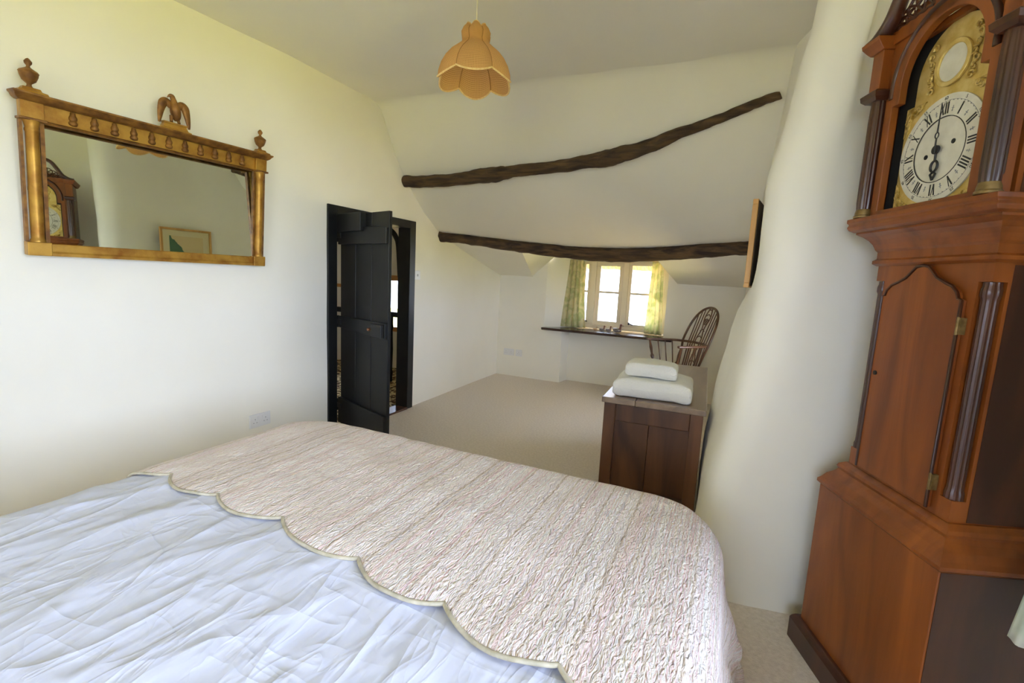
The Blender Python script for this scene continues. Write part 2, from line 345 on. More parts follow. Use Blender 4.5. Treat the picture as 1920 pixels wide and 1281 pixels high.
# sloping roof side: profile (y, z), constant along x, cut for the dormer
PRO = [(3.08, 2.622), (3.14, 2.615), (3.185, 2.585), (3.225, 2.53), (3.374, 2.28), (3.50, 2.135), (3.645, 1.996), (3.83, 1.86), (4.047, 1.735), (4.35, 1.632), (4.55, 1.575), (4.697, 1.538), (5.2, 1.41), (5.62, 1.31), (5.75, 1.28)]
def slope_z(y): return interp(y, [p[0] for p in PRO], [p[1] for p in PRO])
DY, DZ = 4.55, 1.575                          # where the dormer ceiling leaves the slope
XL0, XL1, XR0, XR1 = -2.02, -2.31, -.70, -.56
def spiece(mb, ys, fa, fb, nu):
    rows = []
    for y in ys:
        a, b_ = fa(y), fb(y)
        rows.append([(lerp(a, b_, i/nu), y, slope_z(y)+wob(lerp(a, b_, i/nu), y, 1.2, .008)*(1 if i not in (0, nu) or abs(a) > 2.7 else 1)) for i in range(nu+1)])
    vs = [v for r in rows for v in r]
    mb.add(vs, [(j*(nu+1)+i, j*(nu+1)+i+1, (j+1)*(nu+1)+i+1, (j+1)*(nu+1)+i) for j in range(len(ys)-1) for i in range(nu)])
mb = MB()
ysU = [3.08, 3.11, 3.14, 3.163, 3.185, 3.205, 3.225, 3.27, 3.32, 3.374, 3.44, 3.50, 3.57, 3.645, 3.74, 3.83, 3.94, 4.047, 4.2, 4.35, 4.45, DY]
spiece(mb, ysU, lambda y: -2.86, lambda y: .34, 40)
ysL = [DY, 4.697, 4.85, 5.0, 5.2, 5.4, 5.62]
fl_ = lambda y: lerp(XL0, XL1, (y-DY)/(5.62-DY)); fr_ = lambda y: lerp(XR0, XR1, (y-DY)/(5.62-DY))
spiece(mb, ysL, lambda y: -2.86, fl_, 10); spiece(mb, ysL, fr_, lambda y: .34, 10)
spiece(mb, [5.62, 5.75], lambda y: -2.86, lambda y: XL1, 4); spiece(mb, [5.62, 5.75], lambda y: XR1, lambda y: .34, 4)
struct(mb.build('ceiling_slope', 'ceiling', smooth=50, recalc=False), 'sloping white ceiling under the roof')
# dormer: flat ceiling and two splayed cheeks
mb = MB()
def zs(x, y): return slope_z(y)+wob(x, y, 1.2, .008)
NS = 6
for X0, X1 in ((XL0, XL1), (XR0, XR1)):
    a = [(lerp(X0, X1, k/NS), lerp(DY, 5.62, k/NS)) for k in range(NS+1)]
    sg = 1 if X0 > -1.5 else -1
    lo_ = [(x+sg*.02, y, zs(x, y)+.0) for x, y in a]; hi_ = [(X0-sg*.01, y, max(DZ+.02, zs(x, y)+.01)) for x, y in a]
    mb.add(lo_+hi_, [(k, k+1, NS+2+k, NS+1+k) for k in range(NS)])
mb.box(XL0-.12, XR0+.06, DY-.03, 6.0, DZ+.006, DZ+.05)
struct(mb.build('ceiling_dormer', 'plaster', recalc=False), 'splayed dormer cheeks and ceiling above the window')

# back wall with window niche
SZ = .69
mb = MB()
def quad(*p): mb.add(p, [tuple(range(len(p)))])
quad((-2.9, YB, 0), (-2.12, YB, 0), (-2.12, YB, 1.66), (-2.25, YB, 1.55), (-2.34, YB, 1.42), (-2.9, YB, 1.38))
quad((-2.12, YB, 0), (-1.88, YB, 0), (-1.88, YB, SZ), (-2.12, YB, SZ))
quad((-.66, YB, 0), (.4, YB, 0), (.4, YB, 1.38), (-.53, YB, 1.40), (-.66, YB, 1.66))
quad((-2.12, YB, SZ-.03), (-1.79, 5.97, SZ-.03), (-1.79, 5.97, 1.62), (-2.12, YB, 1.62))       # splayed left jamb
quad((-.66, YB, SZ-.03), (-.69, 5.97, SZ-.03), (-.69, 5.97, 1.62), (-.66, YB, 1.62))
quad((-1.88, YB, 0), (-1.85, 5.83, 0), (-1.85, 5.83, SZ), (-1.88, YB, SZ))
quad((-1.85, 5.83, 0), (-.72, 5.83, 0), (-.72, 5.83, SZ), (-1.85, 5.83, SZ))
quad((-.72, 5.83, 0), (-.66, YB, 0), (-.66, YB, SZ), (-.72, 5.83, SZ))
quad((-2.2, 5.97, .3), (-.6, 5.97, .3), (-.6, 5.97, .70), (-2.2, 5.97, .70))
quad((-2.2, 5.97, 1.575), (-.6, 5.97, 1.575), (-.6, 5.97, 1.75), (-2.2, 5.97, 1.75))
struct(mb.build('wall_back', 'plaster', recalc=False), 'low white wall with the window recess')

# right wall: bulging chimney breast, lofted from a plan path that changes with height
ZC = [0, .264, .394, .586, .724, .893, 1.08, 1.293, 1.39, 1.6, 1.72, 1.79, 1.948, 2.141, 2.27, 2.38, 2.65]
XC = [-.06, -.043, -.033, -.008, .015, .040, .061, .077, .084, .084, .083, .094, .127, .144, .17, .182, .20]
ZY = [0, .4, .551, .717, .849, .907, 1.023, 1.193, 1.298, 1.5, 2.0, 2.65]
XY = [-.05, -.053, -.049, -.031, -.021, -.013, .011, .041, .085, .165, .19, .23]
def rpath(z):
    xc, xy = interp(z, ZC, XC), interp(z, ZY, XY)
    return [(1.06, 1.06), (1.05, 1.22), (.97, 1.47), (.83, 1.86), (.71, 2.13), (.64, 2.175), (.50, 2.14), (.35, 2.09), (xc+.17, 2.055), (xc+.09, 2.06), (xc+.03, 2.10), (xc, 2.20),
            (lerp(xc, xy, .5), 2.45), (xy, 2.70), (max(xy+.012, .03), 2.9), (max(.13, min(.18, xy+.03)), 3.15), (.15, 3.5), (.13, 3.70)]
rows = []
NZ = 54
for j in range(NZ+1):
    z = 2.66*j/NZ; p = bez([(x, y, z) for x, y in rpath(z)], 5)
    rows.append([(v.x+wob(v.y*1.5, z*1.2, 2.2, .007), v.y+wob(v.x*1.5, z*1.2+4, 2.2, .006), z) for v in p])
n = len(rows[0])
mb = MB().add([v for r in rows for v in r], [(j*n+i, j*n+i+1, (j+1)*n+i+1, (j+1)*n+i) for j in range(NZ) for i in range(n-1)])
WY0, WY1, WZ0, WZ1 = -1.25, 1.02, .62, 2.10        # side window opening
def rq(*p): mb.add(p, [(0, 1, 2, 3)])
for y0, y1, z0, z1 in ((-2.1, WY0, 0, 2.66), (WY1, 1.10, 0, 2.66), (WY0, WY1, 0, WZ0), (WY0, WY1, WZ1, 2.66)):
    rq((1.06, y0, z0), (1.06, y1, z0), (1.06, y1, z1), (1.06, y0, z1))
rq((1.06, WY0, WZ0), (1.42, WY0, WZ0), (1.42, WY0, WZ1), (1.06, WY0, WZ1)); rq((1.06, WY1, WZ0), (1.42, WY1, WZ0), (1.42, WY1, WZ1), (1.06, WY1, WZ1))
rq((1.06, WY0, WZ0), (1.06, WY1, WZ0), (1.42, WY1, WZ0), (1.42, WY0, WZ0)); rq((1.06, WY0, WZ1), (1.06, WY1, WZ1), (1.42, WY1, WZ1), (1.42, WY0, WZ1))
VY0, VY1, VZ0, VZ1 = 4.00, 5.00, .60, 1.25         # unseen window beyond the breast, added to light the far end
def opening(x, xo, ya, yb, wy0, wy1, wz0, wz1, top):
    for y0, y1, z0, z1 in ((ya, wy0, 0, top), (wy1, yb, 0, top), (wy0, wy1, 0, wz0), (wy0, wy1, wz1, top)): rq((x, y0, z0), (x, y1, z0), (x, y1, z1), (x, y0, z1))
    for y in (wy0, wy1): rq((x, y, wz0), (xo, y, wz0), (xo, y, wz1), (x, y, wz1))
    for z in (wz0, wz1): rq((x, wy0, z), (x, wy1, z), (xo, wy1, z), (xo, wy0, z))
opening(.13, .50, 3.66, 5.8, VY0, VY1, VZ0, VZ1, 2.66)
struct(mb.build('wall_right', 'plaster', smooth=60, recalc=False), 'bulging white chimney breast and wall behind the clock')
RX0, RX1, RZ0, RZ1 = -.75, .60, .85, 2.0          # unseen rear window, added to light the chimney breast
mb = MB()
for a in ((-3.2, RX0, 0, 2.7), (RX1, 1.5, 0, 2.7), (RX0, RX1, 0, RZ0), (RX0, RX1, RZ1, 2.7)): rq((a[0], -2.05, a[2]), (a[1], -2.05, a[2]), (a[1], -2.05, a[3]), (a[0], -2.05, a[3]))
for x in (RX0, RX1): rq((x, -2.05, RZ0), (x, -2.35, RZ0), (x, -2.35, RZ1), (x, -2.05, RZ1))
for z in (RZ0, RZ1): rq((RX0, -2.05, z), (RX1, -2.05, z), (RX1, -2.35, z), (RX0, -2.35, z))
struct(mb.build('wall_rear', 'plaster', recalc=False), 'white wall behind the bed head')

# ------------------------------------------------------------------ windows
def casement(par, x0, x1, z0, z1, y, fw=.035, bar=None, latch=None):
    c = MB(); c.box(x0, x1, y, y+.035, z0, z0+fw); c.box(x0, x1, y, y+.035, z1-fw, z1); c.box(x0, x0+fw, y, y+.035, z0+fw, z1-fw); c.box(x1-fw, x1, y, y+.035, z0+fw, z1-fw)
    o = c.build('casement', 'cream', par, bevel=.004)
    if bar: BX(x0+fw, x1-fw, y+.006, y+.030, bar-.014, bar+.014).build('glazing_bar', 'cream', o)
    for a, b_ in (((z0+fw, bar-.014), (bar+.014, z1-fw)) if bar else ((z0+fw, z1-fw),)):
        BX(x0+fw, x1-fw, y+.015, y+.019, a, b_).build('pane', 'glass', o)
    if latch: MB().tube([(latch, y-.02, z0+.05), (latch+.05, y-.022, z0+.03)], .006, 8).box(latch-.008, latch+.008, y-.025, y, z0+.03, z0+.06).build('latch', 'iron', o)
    return o
w1 = sempty('window_1', (0, 0, 0), 0, 'cream three-light casement window in the dormer')
mb = MB(); wy = 5.93; x0, x1 = -1.80, -.68; z0, z1 = .70, 1.59
mb.box(x0, x1, wy, wy+.07, z0, z0+.05); mb.box(x0, x1, wy, wy+.07, z1-.05, z1); mb.box(x0, x0+.05, wy, wy+.07, z0+.05, z1-.05); mb.box(x1-.05, x1, wy, wy+.07, z0+.05, z1-.05)
m1, m2 = (-1.645, -1.575), (-1.235, -1.165)
for a, b_ in (m1, m2): mb.box(a, b_, wy-.005, wy+.07, z0+.05, z1-.05)
mb.build('frame', 'cream', w1, bevel=.005)
casement(w1, x0+.05, m1[0], z0+.05, z1-.05, wy+.005, bar=1.165, latch=-1.70)
casement(w1, m1[1], m2[0], z0+.05, z1-.05, wy+.015, .05, bar=1.165)
casement(w1, m2[1], x1-.05, z0+.05, z1-.05, wy+.005, bar=1.165, latch=-1.12)
so = MB(); so.loft([(SZ-.03, -2.125, -.56, 5.535, 5.95), (SZ-.004, -2.13, -.555, 5.53, 5.95), (SZ, -2.125, -.56, 5.535, 5.95)])
so.build('sill', 'sill', w1, bevel=.004)['label'] = 'dark polished wooden window sill'
w2 = sempty('window_2', (0, 0, 0), 0, 'window beside the bed')
mb = MB()
for a in (WZ0, WZ1-.05): mb.box(1.38, 1.44, WY0, WY1, a, a+.05)
for a in (WY0, -.14, WY1-.05): mb.box(1.38, 1.44, a, a+.05, WZ0+.05, WZ1-.05)
mb.build('frame', 'cream', w2)
for a, b_ in ((WY0+.05, -.14), (-.09, WY1-.05)): BX(1.405, 1.41, a, b_, WZ0+.05, WZ1-.05).build('pane', 'glass', w2)
w4 = sempty('fill_window_side', (0, 0, 0), 0, 'unseen window added beyond the chimney breast to light the far end')
mb = MB()
for a in (VZ0, VZ1-.05): mb.box(.46, .52, VY0, VY1, a, a+.05)
for a in (VY0, (VY0+VY1)/2-.025, VY1-.05): mb.box(.46, .52, a, a+.05, VZ0+.05, VZ1-.05)
mb.build('frame', 'cream', w4)
for a, b_ in ((VY0+.05, (VY0+VY1)/2-.025), ((VY0+VY1)/2+.025, VY1-.05)): BX(.485, .49, a, b_, VZ0+.05, VZ1-.05).build('pane', 'glass', w4)
struct(BX(-6, 1.6, -2.5, 5.4, 2.80, 2.86).build('roof', 'thatch'), 'unseen flat slab added over the rooms to stop light leaks')  # unseen slab, added to keep sun and sky from leaking in
w5 = sempty('fill_window_rear', (0, 0, 0), 0, 'unseen window added behind the bed head to light the chimney breast')
mb = MB()
for a in (RZ0, RZ1-.05): mb.box(RX0, RX1, -2.37, -2.31, a, a+.05)
for a in (RX0, (RX0+RX1)/2-.025, RX1-.05): mb.box(a, a+.05, -2.37, -2.31, RZ0+.05, RZ1-.05)
mb.build('frame', 'cream', w5)
for a, b_ in ((RX0+.05, (RX0+RX1)/2-.025), ((RX0+RX1)/2+.025, RX1-.05)): BX(a, b_, -2.345, -2.34, RZ0+.05, RZ1-.05).build('pane', 'glass', w5)
# thatch hanging over the dormer window, outside
th = MB().tube([(-2.6+i*.1, 6.52+.02*math.sin(i*1.7), 1.795) for i in range(30)], [.33]*30, 20, jit=.06)
struct(th.build('thatched_eave', 'thatch', smooth=60), 'straw thatch overhanging the dormer window')
struct(MB().grid(lambda u, v: (lerp(-40, 40, u), lerp(-40, 40, v), -2.6), 2, 2).build('ground', 'lawn'), 'green lawn outside')
struct(MB().grid(lambda u, v: (lerp(-14, 14, u), lerp(2.6, 24, v), -2.58), 2, 2).build('bounce_ground', 'gravel'), 'unseen gravel yard added to bounce warm light into the dormer')  # unseen yard, added for its warm bounce light

# ------------------------------------------------------------------ door and landing
d1 = sempty('door_1', (0, 0, 0), 0, 'black ledged plank door standing open in a black frame')
fr = MB(); fx0, fx1 = -2.83, -2.695
fr.box(fx0, fx1, 2.615, 2.70, 0, 1.757); fr.box(fx0, fx1, 3.58, 3.665, 0, 1.757); fr.box(fx0, fx1, 2.70, 3.58, 1.69, 1.757)
fr.build('frame', 'black', d1, bevel=.004)
BX(fx0, fx1+.01, 2.70, 3.58, 0.001, .02).build('threshold', 'oak', d1, bevel=.004)
hx, hy = -2.725, 2.765; ex, ey = -2.118, 2.582
ang = math.atan2(ey-hy, ex-hx); LW = math.hypot(ex-hx, ey-hy)
# leaf frame: local x along the leaf from hinge, +y = hidden face, -y towards the bed side (visible)
LM = Matrix.Translation((hx, hy, .012)) @ Matrix.Rotation(ang, 4, 'Z')
def leaf(mb_): mb_.v = [tuple(LM @ Vector(v)) for v in mb_.v]; return mb_
HT = 1.683
pw = LW/3
for i in range(3):
    a, b_ = i*pw+(.006 if i else 0), (i+1)*pw-(.0 if i == 2 else .0)
    leaf(MB().box(a, b_, .0, .025, 0, HT+(0 if i else -.01))).build('plank', 'black', d1, bevel=.003)
def rail(z00, z01, z10, z11, name='ledge', t=.024, a=0.0, b_=None):
    b_ = LW-.002 if b_ is None else b_
    vs = [(a, -t, z00), (b_, -t, z10), (b_, -t, z11), (a, -t, z01), (a, .0, z00), (b_, 0, z10), (b_, 0, z11), (a, 0, z01)]
    return leaf(MB().add(vs, [(0, 1, 2, 3), (7, 6, 5, 4), (0, 4, 5, 1), (1, 5, 6, 2), (2, 6, 7, 3), (3, 7, 4, 0)])).build(name, 'black', d1, bevel=.004)
rail(1.465, 1.60, 1.465, 1.575); rail(.838, .925, .815, .928); rail(.08, .285, .08, .265)
rail(1.55, 1.684, 1.555, 1.684, 'head_block', .05, .03, LW*.56)
lb = leaf(MB().box(LW-.135, LW-.012, -.05, -.024, .825, .915)).build('lock_case', 'iron', d1, bevel=.003)
leaf(MB().lathe([(0, -.040), (.009, -.038), (.013, -.030), (.011, -.02), (.006, -.012), (.006, 0)], 16, (LW-.155, -.024, .872), Matrix.Rotation(R(-90), 4, 'X'))).build('knob', 'copper', d1, smooth=40)
for z in (.22, .88, 1.53):
    h = MB().box(-.055, .05, -.03, -.024, z-.018, z+.018); h.tube([(-.02, -.012, z-.045), (-.02, -.012, z+.045)], .011, 10)
    leaf(h).build('hinge', 'iron', d1)
# landing behind the door
struct(MB().grid(lambda u, v: (lerp(-5.6, -2.8, u), lerp(1.7, 5.06, v), .004), 2, 2).build('floor_landing', 'lcarpet'), 'patterned carpet on the landing')
mb = MB(); lwx0, lwx1, lz0, lz1 = -4.5, -3.84, .50, 1.24
for a in ((-5.6, lwx0, 0, 2.4), (lwx1, -2.765, 0, 2.4), (lwx0, lwx1, 0, lz0), (lwx0, lwx1, lz1, 2.4)):
    quad((a[0], 5.05, a[2]), (a[1], 5.05, a[2]), (a[1], 5.05, a[3]), (a[0], 5.05, a[3]))
quad((-5.6, 1.7, 0), (-5.6, 5.05, 0), (-5.6, 5.05, 2.4), (-5.6, 1.7, 2.4)); quad((-5.6, 1.7, 0), (-2.77, 1.7, 0), (-2.77, 1.7, 2.4), (-5.6, 1.7, 2.4))
quad((-5.6, 1.7, 2.4), (-2.80, 1.7, 2.4), (-2.80, 5.05, 2.4), (-5.6, 5.05, 2.4))
struct(mb.build('wall_landing', 'plaster', recalc=False), 'landing walls seen past the door')
w3 = sempty('window_3', (0, 0, 0), 0, 'small varnished window on the landing')
mb = MB()
for a, b_, c, d in ((lwx0, lwx1, lz0, lz0+.06), (lwx0, lwx1, lz1-.07, lz1), (lwx0, lwx0+.06, lz0+.06, lz1-.07), (lwx1-.06, lwx1, lz0+.06, lz1-.07)): mb.box(a, b_, 5.03, 5.09, c, d)
mb.build('frame', 'orangewood', w3, bevel=.004); BX(lwx0+.06, lwx1-.06, 5.06, 5.065, lz0+.06, lz1-.07).build('pane', 'glass', w3)
struct(BX(-5.58, -4.6, 5.02, 5.049, 1.04, 1.085).build('trim_1', 'orangewood'), 'brown dado rail on the landing')
bal = tag(bpy.data.objects.new('balustrade', None), 'dark stair balustrade seen through the gap beside the door', 'balustrade'); col.objects.link(bal)
BX(-4.9, -3.2, 4.36, 4.42, .77, .83).build('handrail', 'black', bal, bevel=.01)
for k in range(12):
    MB().turned((-4.85+k*.145, 4.39, .0), (-4.85+k*.145, 4.39, .77), [(0, .018), (.1, .018), (.15, .024), (.2, .014), (.5, .02), (.8, .014), (.85, .022), (.9, .018), (1, .018)], 8).build('baluster', 'black', bal, smooth=50)
tb = MB().tube(bez([on(722, 425, 1, 4.3), on(734, 433, 1, 4.3), on(742, 444, 1, 4.3), on(747, 462, 1, 4.3), on(750, 520, 1, 4.3)], 5), .028, 10)
tag(tb.build('curved_brace', 'black', smooth=50), 'dark curved timber brace above the landing, glimpsed beside the door', 'timber')

# ------------------------------------------------------------------ roof beams lying in the slope
def slope_hit(px, py):
    d = ray(px, py); t = 1.0
    while t < 9:
        p = EYE+d*t
        if p.z > slope_z(p.y) if p.y > 3.1 else False: break
        t += .004
    return EYE+d*t, d
def beam(name, label, pts, grp):
    path, rad = [], []
    for px, py, w in pts:
        p, d = slope_hit(px, py); r = w*d.length*((p-EYE).length/d.length)/FPX/d.length
        r = w*((p-EYE).dot(fwd))/FPX
        nrm = Vector((0, -.55, -.8)) if p.z < 1.9 else Vector((0, -.8, -.55))
        path.append(p+nrm*r*.55); rad.append(r)
    n = 7; pp = bez(path, n); rr = []
    for i in range(len(rad)-1): rr += [lerp(rad[i], rad[i+1], k/n) for k in range(n)]
    rr.append(rad[-1])
    pp = [p+Vector((0, .006*noise.noise(Vector((i*.21, 1, 2))), .006*noise.noise(Vector((i*.3, 7, 2))))) for i, p in enumerate(pp)]
    return tag(MB().tube(pp, rr, 18, jit=.13).build(name, 'beam', smooth=70), label, 'beam', grp)
beam('roof_timber', 'crooked bare oak roof timber climbing to the right, upper of the two', [(752, 335, 8), (764, 338, 10.5), (800, 338, 11), (850, 335, 11), (900, 328, 13), (935, 324, 13), (965, 319, 10.5), (1000, 315, 11), (1050, 310, 11), (1100, 301, 12), (1140, 294, 15), (1165, 287, 15), (1200, 278, 12.5), (1250, 258, 12), (1300, 239, 9), (1350, 221, 8.5), (1400, 200, 8.5), (1440, 185, 8), (1464, 177, 7)], 'roof timbers')
beam('roof_timber', 'dark oak roof timber just above the dormer window, lower of the two', [(822, 437, 10), (835, 440, 10.5), (860, 442, 9.5), (900, 447, 10), (960, 455, 11), (1020, 461, 12.5), (1080, 467, 13.5), (1140, 470, 14.5), (1200, 470, 14.5), (1260, 467, 14), (1320, 463, 14), (1370, 460, 14), (1410, 458, 14), (1424, 457, 14)], 'roof timbers')

# ------------------------------------------------------------------ bed
BX0, BX1, BY0, BY1, BZ = -1.90, .055, -.55, 1.735, .55
RR = .10
def drape(p, top, r=RR, flare=.16, x0=BX0, x1=BX1, y0=BY0, y1=BY1, corner=.10, ripple=0):
    # inner rectangle with rounded corners
    qx = min(max(p[0], x0+r+corner), x1-r-corner); qy = min(max(p[1], y0+r+corner), y1-r-corner)
    o = Vector((p[0]-qx, p[1]-qy)); l = o.length
    if l <= corner: return Vector((p[0], p[1], top))
    dn = o/l; l -= corner; base = Vector((qx, qy))+dn*corner
    if l < r*math.pi/2:
        a = l/r; q = base+dn*(r*math.sin(a)); return Vector((q.x, q.y, top-r*(1-math.cos(a))))
    h = l-r*math.pi/2; fl = flare*h
    if ripple: fl += ripple*min(1, h/.25)*(math.sin((p[0]-p[1])*21+1.0)+.5*math.sin((p[0]+p[1])*33))
    q = base+dn*(r+fl); return Vector((q.x, q.y, max(.012, top-r-h)))
bed = thing('bed', 'wide double bed covered with a creased white fitted sheet', 'bed', ((BX0+BX1)/2, (BY0+BY1)/2, 0))
off = bed.location
def rel(mb_): mb_.v = [(v[0]-off.x, v[1]-off.y, v[2]-off.z) for v in mb_.v]; return mb_
rel(MB().box(BX0+.05, BX1-.05, BY0+.05, BY1-.05, .06, .30)).build('divan_base', 'divan', bed, bevel=.02)
for x in (BX0+.15, BX1-.15):
    for y in (BY0+.15, BY1-.15): rel(MB().lathe([(.025, 0), (.03, .06)], 12, (x, y, 0))).build('foot', 'oak', bed)
rel(MB().box(BX0+.03, BX1-.03, BY0+.03, BY1-.03, .301, BZ-.03)).build('mattress', 'white', bed, bevel=.06, bseg=4)
def ridge(x, y, z): return (1-abs(noise.noise(Vector((x, y, z)))))**5
def wr(x, y):
    a = x*.80+y*.60; b_ = -x*.60+y*.80
    c = x*.94-y*.34; d = x*.34+y*.94
    h = .011*ridge(a*2.3+.35*noise.noise(Vector((x*2, y*2, 1))), b_*.9, 1.2)+.008*ridge(c*3.7, d*1.2, 4.1)+.005*ridge(a*7, b_*1.6, 8)+.003*ridge(c*13, d*3, 2)+.004*noise.noise(Vector((x*3, y*3, 5)))
    w = .45+.9*max(0, noise.noise(Vector((x*1.1+.4, y*1.3, 7.7))))+.25*(1 if x < -.6 else 0)
    return h*w
def sheet(u, v):
    p = (lerp(BX0-.38, BX1+.38, u), lerp(BY0-.38, BY1+.38, v)); q = drape(p, BZ, flare=0)
    k = max(0, 1-math.hypot(max(0, p[0]-BX1+.1, BX0+.1-p[0]), max(0, p[1]-BY1+.1, BY0+.1-p[1]))/.12)
    if p[1] > .98: k *= .15
    q.z += (wr(p[0], p[1])*1.15-.007)*k; return q-off
MB().grid(sheet, 230, 250).build('fitted_sheet', 'sheet', bed, smooth=180, recalc=False)
# bedspread folded over the foot end; scalloped near edge
CX = [-2.35, -2.02, -1.702, -1.432, -1.138, -.802, -.518, -.229, .07, .38]; CY = [.95, .95, .944, .931, .930, .881, .845, .800, .755, .71]
def edge_y(x):
    y = interp(x, CX, CY)
    for i in range(len(CX)-1):
        if CX[i] <= x <= CX[i+1]:
            t = (x-CX[i])/(CX[i+1]-CX[i]); y -= .052*math.sin(math.pi*t)**.75
    return y
NU, NV = 330, 150
qx0, qx1, qy1 = BX0-.46, BX1+.50, BY1+.46
mb = MB(); uvs = []
def quilt_pt(x, y, e):
    q = drape((x, y), BZ+.018, r=RR+.018, flare=.22, x0=BX0-.008, x1=BX1+.008, y1=BY1+.008, corner=.13, ripple=.016)
    d = y-e
    lift = .004*noise.noise(Vector((x*4, y*4, 2)))+.0035*noise.noise(Vector((x*11, y*9, 4)))
    lift += .010*math.exp(-((x+1.02)**2*1.2+(y-1.30+.3*(x+1.0))**2*160))
    edge = math.exp(-d/.03)
    k = 1 if q.z > BZ-.02 else .3
    q.z += lift*k-.006*edge+(.010*max(0, noise.noise(Vector((x*5.5, 3, 1))))*math.exp(-d/.06))*k
    return q
for j in range(NV+1):
    for i in range(NU+1):
        x = lerp(qx0, qx1, i/NU); e = edge_y(x); t = j/NV; y = lerp(e, qy1, t)
        q = quilt_pt(x, y, e); mb.v.append(tuple(q)); uvs.append((x, y))
mb.f = [(j*(NU+1)+i, j*(NU+1)+i+1, (j+1)*(NU+1)+i+1, (j+1)*(NU+1)+i) for j in range(NV) for i in range(NU)]
qt = thing('bedspread', 'pink and cream striped quilted bedspread with scalloped edge across the foot of the bed', 'bedspread', off)
rel(mb); mb.uv = uvs
mb.build('quilted_cloth', 'quilt', qt, smooth=180, solid=.006, recalc=False)
pp = []
for i in range(NU*2+1):
    x = lerp(qx0, qx1, i/(NU*2)); e = edge_y(x); q = quilt_pt(x, e, e); pp.append(q-off+Vector((0, -.003, -.002)))
MB().tube(pp, .0052, 8).build('piping', 'pipe', qt, smooth=60)

# ------------------------------------------------------------------ longcase clock
CA = R(20.7); cu = Vector((math.sin(CA), -math.cos(CA), 0))
cl0 = Vector((.336, 2.042, 0))+cu*.322
ck = thing('longcase_clock', 'tall mahogany longcase clock with brass dial standing beside the chimney breast', 'clock', cl0*.97, math.atan2(cu.y, cu.x))
ck.scale = (.97,)*3
def L5(*lv): return MB().loft([(z, -h, h, y0, y1) for z, h, y0, y1 in lv])
D = .275
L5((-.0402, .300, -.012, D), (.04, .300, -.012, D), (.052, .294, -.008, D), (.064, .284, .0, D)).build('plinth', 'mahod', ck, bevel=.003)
bb = L5((.06, .268, .012, D-.005), (.605, .268, .012, D-.005)).build('base', 'maho', ck, bevel=.003)
L5((.605, .268, .012, D), (.612, .276, .004, D), (.622, .276, .004, D), (.632, .268, .012, D), (.652, .256, .022, D), (.668, .240, .036, D), (.680, .232, .044, D), (.690, .236, .040, D), (.700, .232, .044, D), (.712, .216, .058, D)).build('base_moulding', 'maho', ck)
TH, TY = .208, .062
tk = MB().box(-TH, TH, TY+.036, D-.02, .70, 1.415).box(-TH+.038, TH-.038, TY, TY+.036, .70, 1.415)
for s in (-1, 1):
    a, b_ = sorted((s*(TH-.038), s*TH)); tk.box(a, b_, TY, TY+.036, .70, .772); tk.box(a, b_, TY, TY+.036, 1.347, 1.415)
tk.build('trunk', 'maho', ck)
half = [(.148, .725), (.148, 1.298), (.136, 1.302), (.130, 1.318), (.112, 1.334), (.085, 1.344), (.058, 1.356), (.038, 1.374), (.022, 1.388), (0, 1.392)]
outl = half+[(-x, z) for x, z in half[-2::-1]]
dr = MB().prism(outl, TY-.014, TY-.0005).build('trunk_door', 'maho', ck, bevel=.002)
MB().tube([(x, TY-.014, z) for x, z in outl], .0045, 6).build('beading', 'mahod', dr, smooth=60)
for z in (.80, 1.23): MB().box(.148, .158, TY-.0165, TY-.0005, z-.022, z+.022).tube([(.150, TY-.0165, z-.024), (.150, TY-.0165, z+.024)], .0032, 8).build('hinge', 'dbrass', dr)
MB().lathe([(0, -.002), (.007, -.002), (.007, .002), (0, .002)], 12, (-.125, TY-.016, 1.05), Matrix.Rotation(R(90), 4, 'X')).build('keyhole', 'ink', dr)
for s in (-1, 1):
    q = MB().lathe([(.020, .773), (.020, .79), (.0175, .797), (.017, .81), (.017, 1.30), (.0175, 1.305), (.020, 1.312), (.020, 1.327), (.0175, 1.335), (.0175, 1.346)], 48, (s*(TH-.019), TY+.019, 0), flute=.06, nf=12)
    q.build('quarter_column', 'mahod', ck, smooth=50)
L5((1.395, .212, .058, D), (1.402, .222, .048, D), (1.412, .222, .048, D), (1.418, .214, .056, D), (1.44, .214, .056, D), (1.448, .220, .050, D), (1.455, .222, .048, D), (1.465, .226, .044, D), (1.478, .235, .036, D), (1.490, .248, .024, D), (1.500, .262, .008, D), (1.506, .262, .008, D)).build('throat_moulding', 'maho', ck)
L5((1.506, .264, .0, D), (1.512, .272, -.012, D), (1.522, .276, -.018, D), (1.532, .272, -.014, D), (1.538, .276, -.02, D), (1.550, .276, -.02, D)).build('hood_ledge', 'maho', ck, bevel=.002)
hood = MB()
for s in (-1, 1): hood.box(*(sorted((s*.232, s*.246))), .04, D, 1.55, 2.06)
hood.box(-.246, .246, D-.012, D, 1.55, 2.06); hood.box(-.246, .246, .03, D, 2.055, 2.075)
hood.build('hood_case', 'maho', ck)
def arch(w, zb, zsp, r, zc, n=24):
    pts = [(-w, zb), (-w, zsp), (-r, zsp)]+[(-r*math.cos(math.pi*k/n), zc+r*math.sin(math.pi*k/n)) for k in range(n+1)]+[(r, zsp), (w, zsp), (w, zb)]
    return pts
def plain_arch(w, zb, ztop, zc, n=24):
    pts = [(-w, zb), (-w, zc-.03), (-w, zc-.01)]+[(-w*math.cos(math.pi*k/n), zc+(ztop-zc)*math.sin(math.pi*k/n)) for k in range(n+1)]+[(w, zc-.01), (w, zc-.03), (w, zb)]
    return pts
inn = arch(.164, 1.566, 1.880, .138, 1.932)
out2 = arch(.193, 1.552, 1.905, .168, 1.932)
hd = MB().ring(out2, inn, .0, .022, closed=False)
hd.box(-.193, .193, .0, .022, 1.552, 1.566)
